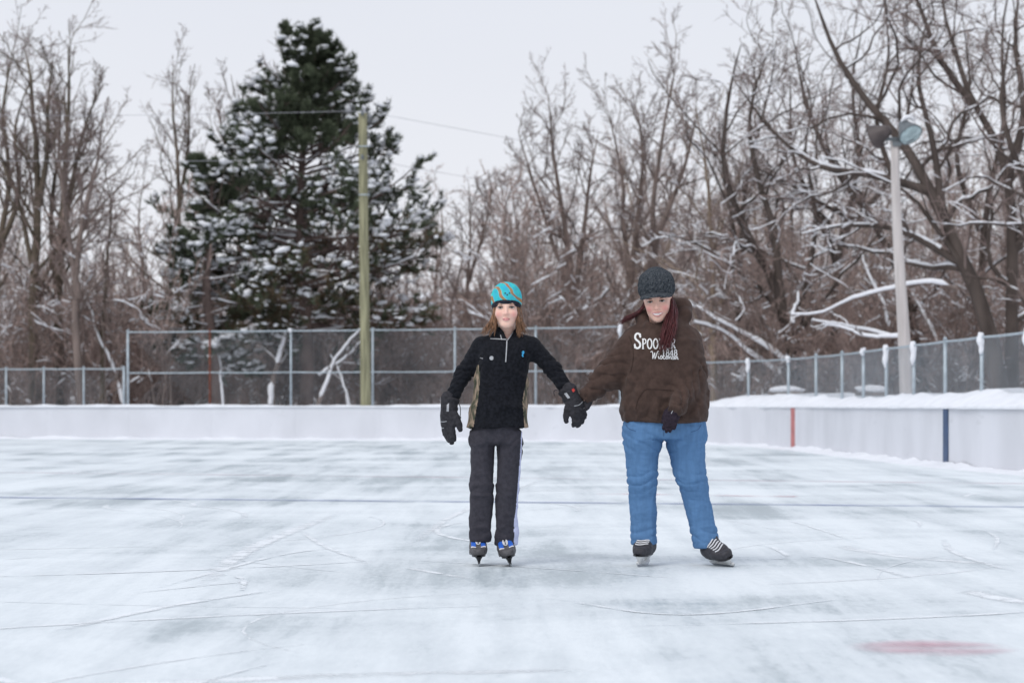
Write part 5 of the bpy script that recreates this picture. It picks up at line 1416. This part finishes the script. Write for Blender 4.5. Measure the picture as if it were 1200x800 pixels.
decal(bv, [([(612.8, 411), (613.4, 413.5), (612.2, 416), (613.2, 418)], 1.6), ([(611.6, 412.4), (612.8, 414.5)], 1.0), ([(613.8, 411.4), (614.2, 413.5)], 0.9)], 1.4, MAT['sky_blue'], 'chest_emblem', jk, GL)
ang = np.linspace(0, 2 * np.pi, 13)
decal(bv, [([(576 + 1.2 * math.cos(q), 419.4 + 1.2 * math.sin(q)) for q in ang], 2.6)], 2.4, MAT['silver'], 'round_badge', jk, GL)
decal(bv, [[(562.5, 419), (566, 420)]], 0.7, MAT['silver'], 'pocket_tab', jk, GL)

# beanie
HS = gh_s
def hat_pts(V): return gh_c + (V * gh_s) @ gh_R.T
cut = lambda Y: -0.006 - 0.34 * Y
def f(X, Y, Z):
    d = ell(X, Y, Z, (0, 0.012, 0.044), (0.083, 0.102, 0.094)); d = smin(d, ell(X, Y, Z, (0.0, 0.02, 0.072), (0.068, 0.08, 0.064)), 0.03)
    return smax(d, cut(Y) + 0.014 - Z, 0.004)
V, F = surface_nets(f, (-0.11, -0.12, -0.07), (0.11, 0.15, 0.17), 0.0045)
V = fold(V, F, [((30, 30, 22), 0.004, np.ones(len(V)), 31)])
hat = obj('beanie', hat_pts(V) - GL, F, MAT['turquoise'], girl); hat['label'] = 'turquoise beanie with a camouflage twig print'
bvh_hat = bvh_of(hat_pts(V), F)
def f(X, Y, Z):
    d = ell(X, Y, Z, (0, 0.012, 0.040), (0.0855, 0.1045, 0.100)); d = smax(d, cut(Y) - Z, 0.004); return smax(d, Z - cut(Y) - 0.026, 0.006)
V, F = surface_nets(f, (-0.11, -0.12, -0.08), (0.11, 0.15, 0.10), 0.0045)
obj('trim', hat_pts(V) - GL, F, MAT['navy_trim'], hat)
decal(bvh_hat, [([(594.2, 344.6), (594.6, 346.2)], 1.5), ([(591.6, 342.6), (593.0, 344.0)], 0.9), ([(597.6, 342.6), (596.2, 344.0)], 0.9), ([(590.8, 343.6), (592.2, 343.4)], 0.7), ([(598.4, 343.6), (597.0, 343.4)], 0.7)], 1.0, MAT['lash'], 'hat_emblem', hat, GL, 0.004)

# hair falling to the shoulders
G = Geo()
for ctrl, n, jit, r in (([W(580, 355, -0.03), W(579, 368, -0.045), W(576, 378, -0.05), W(571, 386, -0.055), W(566.5, 389.5, -0.05)], 60, (.011, .014, .006), .0034),
                        ([W(580.5, 358, -0.05), W(580.3, 370, -0.06), W(578.2, 382, -0.065), W(574.8, 391.5, -0.065)], 50, (.011, .012, .004), .0032),
                        ([W(607, 355, -0.03), W(607.5, 368, -0.045), W(609.5, 379, -0.055), W(614, 389.5, -0.06)], 60, (.012, .014, .006), .0034),
                        ([W(606.5, 358, -0.05), W(607, 371, -0.065), W(608, 383, -0.07), W(610, 393, -0.07)], 50, (.008, .010, .004), .0032),
                        ([W(593, 352, 0.09), W(593, 372, 0.085), W(593, 386, 0.08), W(593, 390, 0.09)], 44, (.040, .014, .006), .007)):
    g2 = locks(rng, ctrl, n, np.array(jit), r); v, fs = g2.get(); G.add(v, fs[0])
G.V = [v - GL for v in G.V]
G.build('hair', MAT['hair_girl'], girl)

# gloves with gauntlet cuffs
def cuff(a, b, ra, rb, mat, name, parent, L, ribs=2):
    t = np.linspace(0, 1, 14)[:, None]; P = a * (1 - t) + b * t; r = ra + (rb - ra) * t[:, 0] + 0.0035 * np.sin(t[:, 0] * math.pi * 2 * ribs)
    r[0] *= 0.86; r[-1] *= 0.86
    g = Geo(); g.tube(P - L, r, 20); return g.build(name, mat, parent)
def glove(wrist, u, w, mirror, curl, spread, thumb, scale, fat, mat, root, L, label, cf=None, lines=()):
    V, F = make_hand(wrist, u, w, mirror, curl, spread, thumb, scale, fat)
    V = fold(V, F, [((60, 60, 60), 0.003, np.ones(len(V)), 41)])
    o = obj('glove', V - L, F, mat, root); o['label'] = label
    vv, ff = [V], [F]
    if cf is not None:
        c = cuff(*cf, mat, 'cuff', o, L)
        me = c.data; n = len(me.vertices); cv = np.empty(n * 3); me.vertices.foreach_get('co', cv); cv = cv.reshape(-1, 3) + L
        cfaces = [list(p.vertices) for p in me.polygons if len(p.vertices) == 4]
        return o, BVHTree.FromPolygons([tuple(v) for v in V] + [tuple(v) for v in cv], [tuple(f) for f in F] + [tuple(np.array(f) + len(V)) for f in cfaces])
    return o, bvh_of(V, F)
o, bg = glove(W(525.5, 478, -0.035), (-0.03, -0.05, -1), (-0.75, -0.66, 0), False, (0.10, 0.16, 0.14), 0.0, 0.42, 1.22, 1.22, MAT['glove'], girl, GL, 'black padded ski glove hanging free',
              (W(528.5, 466, -0.03), W(525.5, 486, -0.04), .050, .047))
for q in ([(514, 493.5), (519, 494), (523.5, 493.4)], [(512.8, 502.4), (516, 502), (520, 501.2)]): decal(bg, [q], 0.7, MAT['silver'], 'reflective_line', o, GL)
patch(bg, [(516.2, 473.5), (519.8, 474), (519.8, 475.6), (516.2, 475.2)], MAT['red_patch'], 'label_patch', o, GL)
patch(bg, [(516.2, 475.4), (519.6, 475.8), (519.4, 477.2), (516.2, 476.8)], MAT['white_patch'], 'label_patch', o, GL)
patch(bg, [(523.6, 474), (526.2, 472), (526, 482), (523.2, 482)], MAT['silver'], 'label_patch', o, GL)
G = Geo(); G.tube(resample([W(536, 470, -.05), W(539, 476, -.055), W(539.5, 484, -.055), W(539, 489, -.055)], 14) - GL, .0028, 6); G.build('cord', MAT['glove'], o)
G = Geo(); G.tube([W(539, 488, -.055) - GL, W(539, 490.5, -.055) - GL], [.007, .006], 8); G.build('cord_toggle', MAT['glove'], o)
o, bg = glove(W(671, 466, -0.075), (0.36, -0.05, -0.9), (0.35, -0.92, 0.1), True, (0.32, 0.55, 0.40), 0.04, 0.55, 1.14, 1.2, MAT['glove'], girl, GL, 'black padded ski glove holding the other skater by the hand',
              (W(661.5, 455, -0.05), W(672, 471, -0.07), .046, .049))
for q in ([(673, 475.5), (679, 474), (684.5, 468.5)], [(681, 481), (686, 476.5), (689, 470)]): decal(bg, [q], 0.7, MAT['silver'], 'reflective_line', o, GL)
patch(bg, [(669.8, 456.4), (672.2, 454.4), (674, 457.2), (671.8, 459.6)], MAT['red_patch'], 'label_patch', o, GL)
patch(bg, [(661, 461), (664, 459.8), (668.2, 465.8), (665.4, 467)], MAT['silver'], 'label_patch', o, GL)
G = Geo(); G.tube(resample([W(656, 458, -.08), W(650.5, 457, -.08), W(649, 460, -.08), W(650.5, 464, -.08)], 14) - GL, .0025, 6); G.build('cord', MAT['glove'], o)

make_skate('girl', np.array([W(561.2, 0)[0], PYD - 0.02, 0.0]), math.radians(2), math.radians(2), 0.0, girl, GL)
make_skate('girl', np.array([W(598.0, 0)[0], PYD - 0.05, 0.0]), math.radians(3), math.radians(13), 0.0, girl, GL)

# ------------------------------------------------------------------ the adult in the brown hoodie
AL = np.array([W(778, 475)[0], PYD, 0.0])
adult = thing('person', tuple(AL), 'smiling adult skater in a brown hoodie, blue jeans and charcoal knitted hat', 'person')
ah_c = W(770.5, 350.5, -0.13); ah_R = rot(math.radians(-9), math.radians(13), math.radians(-5)); ah_s = 1.10
opts = dict(jaw=0.061, chin=-0.094, smile=0.95, mouth=-0.062, mw=0.029, gap=0.0036, neck=0.055, skin=(0.80, 0.50, 0.40), blush=0.75, lip=(0.62, 0.24, 0.24))
a_sr = [W(746, 399, -0.05), W(716, 437, -0.05), W(691, 461, -0.06)]
a_sl = [W(804, 399, -0.05), W(810, 440, -0.06), W(794, 475, -0.25)]
body_mesh(adult, AL, make_head(opts, ah_c, ah_R, ah_s),
          ([W(778, 488), W(778, 462, -.01), W(778, 420, -.04), W(777, 396, -.06), W(773, 376, -.09)], [.13, .16, .15, .085, .05]),
          [(a_sr + [W(687, 471, -.052), W(686, 474, -.054)], [.06, .05, .026, .022, .012]), (a_sl + [W(790, 482, -.262), W(788, 487, -.262)], [.06, .05, .026, .02, .010])],
          [([W(757, 498), W(753, 565, -.02), W(755, 640, .02)], [.07, .045, .032]), ([W(799, 498), W(810, 565, -.02), W(828, 640, .02)], [.07, .045, .032])])
eye_parts(adult, ah_c, ah_R, ah_s, AL, (0.07, 0.045, 0.03), 'brow_woman', squint=0.66)

a_hip = [sec(470, 740, 817, .145, -.005), sec(486, 734, 823, .160), sec(497, 730, 826.5, .168), sec(505, 729.5, 826.5, .168), sec(512, 730, 826.3, .16)]
a_l1 = [sec(500, 729.5, 779, .150), sec(513, 730.3, 777.6, .145), sec(532, 733.5, 772, .118, -.01), sec(555, 736, 769.5, .092, -.03), sec(566, 736.8, 768.5, .086, -.025), sec(585, 738, 768.5, .078), sec(610, 740, 768.8, .080, .005), sec(637, 741, 769.8, .090, .002)]
a_l2 = [sec(500, 777, 826.5, .150), sec(513, 778.4, 826.3, .145), sec(532, 785.5, 826, .118, -.01), sec(555, 790.5, 826.5, .092, -.03), sec(566, 794, 827.5, .086, -.025), sec(585, 799.5, 831, .078), sec(610, 807, 836.5, .080, .005), sec(640.5, 813.5, 842.5, .092, .002)]
def f(X, Y, Z):
    d = smin(loft(X, Y, Z, a_l1, 2.15), loft(X, Y, Z, a_l2, 2.15), 0.004)
    d = smin(d, loft(X, Y, Z, a_hip), 0.012)
    sh = lambda S: [(a, b, c_, r - 0.015, q - 0.015) for a, b, c_, r, q in S]
    hollow = np.minimum(loft(X, Y, Z + 0.004, sh(a_l1), 2.15), loft(X, Y, Z + 0.004, sh(a_l2), 2.15))
    return np.where(Z < 0.17, np.maximum(d, -hollow), d)
V, F = surface_nets(f, W(722, 650, -0.24), W(850, 468, 0.24), 0.0066)
V = relax(V, F, 1, 0.4); z = V[:, 2]
V = fold(V, F, [((9, 8, 24), 0.008, bump1(z, W(0, 560)[2], 0.075) + 0.7 * bump1(z, W(0, 622)[2], 0.05) * np.clip((z - 0.125) / 0.04, 0.1, 1), 53), ((12, 10, 16), 0.009, 0.2 + 0.8 * bump1(z, W(0, 515)[2], 0.08), 55), ((8, 8, 5), 0.012, np.ones(len(V)), 56), ((40, 40, 60), 0.003, np.ones(len(V)), 57)])
xc = np.where(V[:, 0] < W(777.5, 0)[0], np.interp(z, [0.1, 0.56, 0.8], [W(755, 0)[0], W(753, 0)[0], W(753, 0)[0]]), np.interp(z, [0.1, 0.56, 0.8], [W(828, 0)[0], W(809, 0)[0], W(802, 0)[0]]))
ph = z * 21 + 5 * (V[:, 0] - xc) * np.sign(V[:, 0] - W(777.5, 0)[0]) + 1.3 * vnoise(V * 8, 81)
V = creases(V, F, ph, 1.0 * bump1(z, W(0, 562)[2], 0.06) + 0.8 * bump1(z, W(0, 625)[2], 0.045) + 0.08, 0.009)
ph = z * 16 - 9 * np.abs(V[:, 0] - W(777.5, 0)[0]) + 1.2 * vnoise(V * 7, 82)
V = creases(V, F, ph, bump1(z, W(0, 516)[2], 0.07), 0.007)
jeans = obj('jeans', V - AL, F, MAT['denim'], adult); bj = bvh_of(V, F)
MAT['seam'] = M('denim_seam', (0.055, 0.115, 0.235), 0.9, 0.1, 60)
for q in ([(777.6, 495), (777.8, 511)], [(733, 497), (737, 502), (745, 505)], [(822, 497), (818, 503), (810, 506)]): decal(bj, [q], 0.7, MAT['seam'], 'seam', jeans, AL, 0.002)

# hoodie
a_tor = [sec(493, 730, 827.5, .180, -.002), sec(489, 728.5, 828.5, .186, -.006), sec(480, 727, 829.5, .192, -.012), sec(462, 727.5, 828.5, .195, -.02), sec(440, 729, 826.5, .188, -.03), sec(418, 731, 824, .178, -.045), sec(400, 735, 820, .155, -.055), sec(389, 743, 812, .125, -.06), sec(381, 753, 802, .105, -.062), sec(374, 761, 794, .085, -.065)]
hood = [W(759, 381, -0.13), W(752, 374, -0.05), W(762, 364, 0.05), W(780, 360, 0.085), W(800, 362, 0.04), W(803, 370, -0.04), W(786, 383, -0.13), W(768.5, 391, -0.165)]
hood_r = [.018, .028, .044, .054, .048, .036, .020, .013]
def f(X, Y, Z):
    d = loft(X, Y, Z, a_tor, 2.2)
    d = smin(d, chain(X, Y, Z, a_sr, [.088, .080, .050], 0.03), 0.05)
    d = smin(d, chain(X, Y, Z, a_sl, [.090, .078, .054], 0.03), 0.03)
    d = smin(d, chain(X, Y, Z, hood, hood_r, 0.03), 0.03)
    d = smin(d, chain(X, Y, Z, [W(759, 381, -0.13), W(768.5, 391, -0.165)], [.018, .014], .02), .02)
    n0 = W(770, 388, -0.11); n1 = W(772, 358, -0.10)
    neck = cone(X, Y, Z, n0, n1, 0.030, 0.078); d = smax(d, -neck, 0.012)
    top = ell(X, Y, Z, ah_c + np.array([0, 0, 0.0]), (0.088, 0.125, 0.13)); d = smax(d, -top, 0.01)
    return d
V, F = surface_nets(f, W(676, 497, -0.36), W(842, 345, 0.24), 0.0066)
V = relax(V, F, 1, 0.4); z = V[:, 2]
w1, w2 = arm_w(V * 1.0, a_sr), arm_w(V * 1.0, a_sl)
def arm_w2(p, R=0.13): 
    d = np.min([np.linalg.norm(V - (p[i] * (1 - t) + p[i + 1] * t), axis=1) for i in range(2) for t in np.linspace(0, 1, 10)], axis=0); return np.clip((R - d) / 0.03, 0, 1)
w1, w2 = arm_w2(a_sr), arm_w2(a_sl); wa = np.maximum(w1, w2); tor = 1 - wa
elb = sum(bump1(np.linalg.norm(V - p, axis=1), 0, s) for p, s in ((a_sr[1], .13), (a_sl[1], .13), (a_sr[2], .10), (a_sl[2], .10)))
V = fold(V, F, [((12, 10, 22), 0.014, elb * wa, 61), ((7, 7, 5), 0.020, tor, 63), ((16, 10, 7), 0.018, tor * bump1(z, W(0, 475)[2], 0.10), 64), ((9, 9, 26), 0.010, tor * bump1(z, W(0, 440)[2], 0.14) * (bump1(V[:, 0], W(735, 0)[0], .09) + bump1(V[:, 0], W(820, 0)[0], .09)), 65)])
for pts, wt, sk in ((a_sr, w1, 0.9), (a_sl, w2, -0.9)):
    ph, sl, rr_ = limb_phase(V, pts, 11, sk * 1.4, 71); tot = sum(np.linalg.norm(pts[i + 1] - pts[i]) for i in range(2)); L1 = np.linalg.norm(pts[1] - pts[0])
    V = creases(V, F, ph, wt * (0.25 + 0.75 * bump1(sl, L1, 0.09) + 0.9 * bump1(sl, tot - 0.02, 0.09)), 0.013)
ph = V[:, 2] * 9 + V[:, 0] * 9 * np.sign(V[:, 0] - W(777, 0)[0]) + 1.6 * vnoise(V * 6, 73)
V = creases(V, F, ph, tor * np.clip(np.abs(V[:, 0] - W(777, 0)[0]) / 0.22, 0, 1) ** 1.5 * bump1(V[:, 2], W(0, 440)[2], 0.17), 0.012)
ph = V[:, 0] * 15 + 1.8 * vnoise(V * 5, 74)
V = creases(V, F, ph, tor * bump1(V[:, 2], W(0, 482)[2], 0.05), 0.010)
hood_o = obj('hoodie', V - AL, F, MAT['hoodie'], adult); hood_o['label'] = 'brown hooded sweatshirt with white lettering on the chest'
bh = bvh_of(V, F)
# ribbed hem and cuffs
th = np.linspace(0, 2 * np.pi, 97)[:-1]; rows = []
for zpy, grow in ((486.5, .004), (488, .008), (491, .006), (494, .002), (495, -.02)):
    q = sec(zpy, 728.8 + 0.12 * (zpy - 486), 828 - 0.12 * (zpy - 486), .187, -.004)
    r = 1 + 0.006 * np.cos(th * 48); rows.append(np.stack([q[1] + (q[3] + grow) * r * np.cos(th), q[2] + (q[4] + grow) * r * np.sin(th), q[0] + 0.006 * np.sin(th * 2 + 1)], -1))
n = 96; Vr = np.concatenate(rows); j = np.arange(n); Fr = np.concatenate([np.stack([k * n + j, k * n + (j + 1) % n, (k + 1) * n + (j + 1) % n, (k + 1) * n + j], -1) for k in range(4)])
obj('ribbed_hem', Vr - AL, Fr, MAT['hoodie'], hood_o)
cuff(a_sl[2] + (a_sl[2] - a_sl[1]) * -0.12, a_sl[2] + nrm(a_sl[2] - a_sl[1]) * 0.058, .052, .044, MAT['hoodie'], 'ribbed_cuff', hood_o, AL, 1)
cuff(a_sr[2] + (a_sr[2] - a_sr[1]) * -0.12, a_sr[2] + nrm(a_sr[2] - a_sr[1]) * 0.050, .050, .042, MAT['hoodie'], 'ribbed_cuff', hood_o, AL, 1)
MAT['hoodie_seam'] = M('brown_seam', (0.040, 0.024, 0.019), 0.95, 0.1, 60)
decal(bh, [[(745, 479), (748, 468), (756, 457), (764, 456), (790, 457.5)], [(737, 393), (741, 405), (742, 420), (739, 436)]], 0.8, MAT['hoodie_seam'], 'pocket_seam', hood_o, AL, 0.0025)

# lettering on the chest
def glyph(ch, x, y, w, h):
    """strokes of one serif capital in a box whose lower left corner is (x, y); pixels, y downwards"""
    P = lambda *q: [(x + w * a, y - h * b) for a, b in q]
    tk, tn = 0.30 * w, 0.15 * w
    arc = lambda cx, cy, rx, ry, a0, a1, n=13: [(cx + rx * math.cos(t), cy + ry * math.sin(t)) for t in np.linspace(math.radians(a0), math.radians(a1), n)]
    if ch == 'S': return [(P((.88, .74), (.80, .90), (.52, .98), (.22, .90), (.14, .72), (.30, .58), (.66, .44), (.86, .28), (.78, .10), (.48, .02), (.18, .08), (.08, .26)), tk * .95), (P((.88, .70), (.90, .98)), tn), (P((.07, .02), (.09, .32)), tn)]
    if ch == 'P': return [(P((.28, 0), (.28, 1)), tk), (P((.28, .96), *arc(.50, .74, .40, .23, 80, -80), (.28, .48)), tn * 1.6), (P((.05, .03), (.52, .03)), tn), (P((.05, .97), (.30, .97)), tn)]
    if ch == 'O': return [(P(*arc(.5, .5, .40, .46, 0, 360, 25)), tk * .85)]
    if ch == 'N': return [(P((.2, 0), (.2, 1)), tn), (P((.18, .98), (.82, .02)), tk), (P((.82, 0), (.82, 1)), tn), (P((.02, .03), (.38, .03)), tn), (P((.64, .97), (1, .97)), tn), (P((0, .97), (.22, .97)), tn)]
    if ch == 'E': return [(P((.26, 0), (.26, 1)), tk), (P((.08, .97), (.86, .97), (.88, .76)), tn), (P((.08, .03), (.88, .03), (.92, .26)), tn), (P((.26, .52), (.66, .52)), tn), (P((.66, .40), (.66, .64)), tn)]
    if ch == 'R': return [(P((.26, 0), (.26, 1)), tk), (P((.26, .96), *arc(.48, .75, .36, .22, 80, -80), (.26, .52)), tn * 1.5), (P((.48, .52), (.92, .02)), tk * .9), (P((.05, .03), (.48, .03)), tn), (P((.05, .97), (.30, .97)), tn)]
    if ch == '1': return [(P((.5, 0), (.5, 1)), tk), (P((.24, .80), (.48, .97)), tn * 1.4), (P((.22, .03), (.78, .03)), tn)]
    if ch == '8': return [(P(*arc(.5, .74, .30, .23, 0, 360, 19)), tn * 1.7), (P(*arc(.5, .27, .36, .26, 0, 360, 19)), tn * 1.7)]
    if ch == '4': return [(P((.68, 0), (.68, 1)), tk), (P((.68, .98), (.06, .30), (.95, .30)), tn * 1.2)]
    return []
st = glyph('S', 743.2, 408.2, 8.2, 18.0)
x = 752.0
for k, (ch, w) in enumerate((('P', 6.2), ('O', 7.0), ('O', 7.0), ('N', 7.2), ('E', 6.2), ('R', 6.8))):
    st += glyph(ch, x, 408.8 - 0.05 * k, w - 0.7, 12.2); x += w
x = 775.5
for ch in '1848': st += glyph(ch, x, 417.0, 4.4, 7.6); x += 4.7
# a joined-up hand for the last line
bx, by, sc = 762.5, 420.0, 1.0
Wd = [[(0, -7.5), (1.5, -8.6), (2.6, -6.5), (2.6, 0), (5.0, -7.0), (5.4, 0), (8.6, -8.6), (10, -8.2)],
      [(9.4, -3.4), (9.8, -0.6), (11.4, -1.0), (12.6, -3.8), (14.0, -3.0), (13.6, -0.2), (11.8, -0.2)], [(14, -0.8), (15.0, -2.5), (17.4, -3.6), (16.0, -3.4), (15.2, -1.4), (16.6, -0.1), (18.2, -1.0)],
      [(18.2, -1.0), (19.2, -3.4), (20.6, -2.8), (20.8, -0.8), (19.4, -0.1), (18.7, -1.6), (20.6, -3.2), (22.0, -2.8)],
      [(22.2, -3.4), (22.4, -0.2), (23.6, -3.0), (24.8, -3.2), (25.0, -0.3), (26.0, -0.8)], [(26.0, -0.8), (27.2, -3.6), (28.4, -2.6), (28.0, -0.2), (26.6, -0.2)],
      [(29.0, -3.4), (29.2, -0.3), (30.4, -0.8)], [(30.6, -3.3), (30.8, -0.2), (31.8, -3.0), (32.8, -3.0), (33.0, -0.3), (34.0, -0.8)]]
st += [([(bx + a * 0.96, by + b * sc + 0.03 * a) for a, b in s_], 0.95) for s_ in Wd]
st += [([(bx + 9.3, by - 5.6), (bx + 9.9, by - 5.2)], 1.0), ([(bx + 28.0, by - 5.2), (bx + 28.6, by - 4.9)], 1.0)]
decal(bh, st, 1.0, MAT['print'], 'lettering', hood_o, AL, 0.003)

# knitted hat with a short peak
def hp(V): return ah_c + (V * ah_s) @ ah_R.T
cut = lambda Y: 0.016 - 0.26 * Y
def f(X, Y, Z):
    d = ell(X, Y, Z, (0, 0.012, 0.046), (0.088, 0.106, 0.108)); d = smin(d, ell(X, Y, Z, (0, 0.03, 0.095), (0.066, 0.078, 0.062)), 0.04)
    return smax(d, cut(Y) - Z, 0.006)
V, F = surface_nets(f, (-0.12, -0.13, -0.06), (0.12, 0.16, 0.19), 0.0038)
th = np.arctan2(V[:, 1] - 0.015, V[:, 0]); N = normals(V, F); zz = V[:, 2]
ph = th * 7; cable_ = np.abs(np.sin(ph)) ** 0.6 * 0.0115 * np.abs(np.cos(zz * 105 + 1.6 * np.sin(ph * 2)))
cable_ *= np.clip((zz - cut(V[:, 1])) / 0.03, 0, 1) * np.clip((0.15 - zz) / 0.03, 0.2, 1)
V = V + N * cable_[:, None]
kh = obj('knitted_hat', hp(V) - AL, F, MAT['knit'], adult); kh['label'] = 'charcoal cable-knit hat with a short peak'
def f(X, Y, Z):
    zc = 0.052 + 0.22 * np.minimum(Y + 0.075, 0) - 4.2 * X ** 2
    d = np.sqrt((X / 0.086) ** 2 + ((Y + 0.055) / 0.074) ** 2) - 1; d = d * 0.08
    return smax(smax(d, np.abs(Z - zc) - 0.0075, 0.008), Y + 0.02, 0.004)
V, F = surface_nets(f, (-0.11, -0.16, -0.05), (0.11, 0.0, 0.07), 0.004)
obj('peak', hp(V) - AL, F, MAT['knit'], kh)

# long dark red hair
G = Geo()
for ctrl, n, jit, r in (([W(785.5, 349, -0.09), W(787, 362, -0.135), W(785.5, 378, -0.20), W(781.5, 394, -0.245), W(778.5, 409, -0.255)], 130, (.021, .016, .008), .0032),
                        ([W(783, 349, -0.10), W(784, 364, -0.16), W(780, 384, -0.225), W(776.5, 402, -0.255)], 60, (.011, .010, .006), .003),
                        ([W(789, 352, -0.07), W(792, 366, -0.13), W(790, 384, -0.205), W(786, 400, -0.245)], 60, (.012, .014, .008), .003),
                        ([W(757, 350, -0.09), W(753.5, 360, -0.07), W(745, 369, -0.06), W(733, 375, -0.06), W(729, 378, -0.07)], 70, (.010, .020, .008), .003),
                        ([W(786.5, 345, -0.10), W(787.5, 358, -0.15), W(786, 374, -0.20), W(782, 392, -0.245)], 50, (.007, .012, .006), .003),
                        ([W(772, 346, 0.01), W(774, 360, 0.03), W(776, 372, 0.04)], 44, (.045, .014, .008), .008)):
    g2 = locks(rng, ctrl, n, np.array(jit), r); v, fs = g2.get(); G.add(v, fs[0])
G.V = [v - AL for v in G.V]
G.build('hair', MAT['hair_woman'], adult)

o, bg = glove(W(791.5, 477, -0.262), (-0.30, -0.04, -0.95), (-0.12, -1, 0.05), True, (0.16, 0.28, 0.25), 0.015, 0.12, 0.93, 1.0, MAT['glove_purple'], adult, AL, 'dark plum knitted glove held in front of the jeans')
decal(bg, [[(786.6, 484.5), (788.6, 480.5)]], 0.8, MAT['silver'], 'logo_mark', o, AL)
glove(W(690.5, 462.5, -0.045), (-0.42, -0.10, -0.9), (0.75, 0.62, 0.1), False, (0.45, 0.6, 0.4), 0.0, 0.5, 0.98, 1.05, MAT['glove'], adult, AL, 'black glove clasped in the hand of the child')

make_skate('woman', np.array([W(753.0, 0)[0], PYD - 0.05, 0.0]), math.radians(-17), math.radians(-4), 0.0, adult, AL, 1.08)
make_skate('woman', np.array([W(847.0, 0)[0], PYD - 0.06, 0.0]), math.radians(24), math.radians(31), 0.0, adult, AL, 1.05, -0.055)
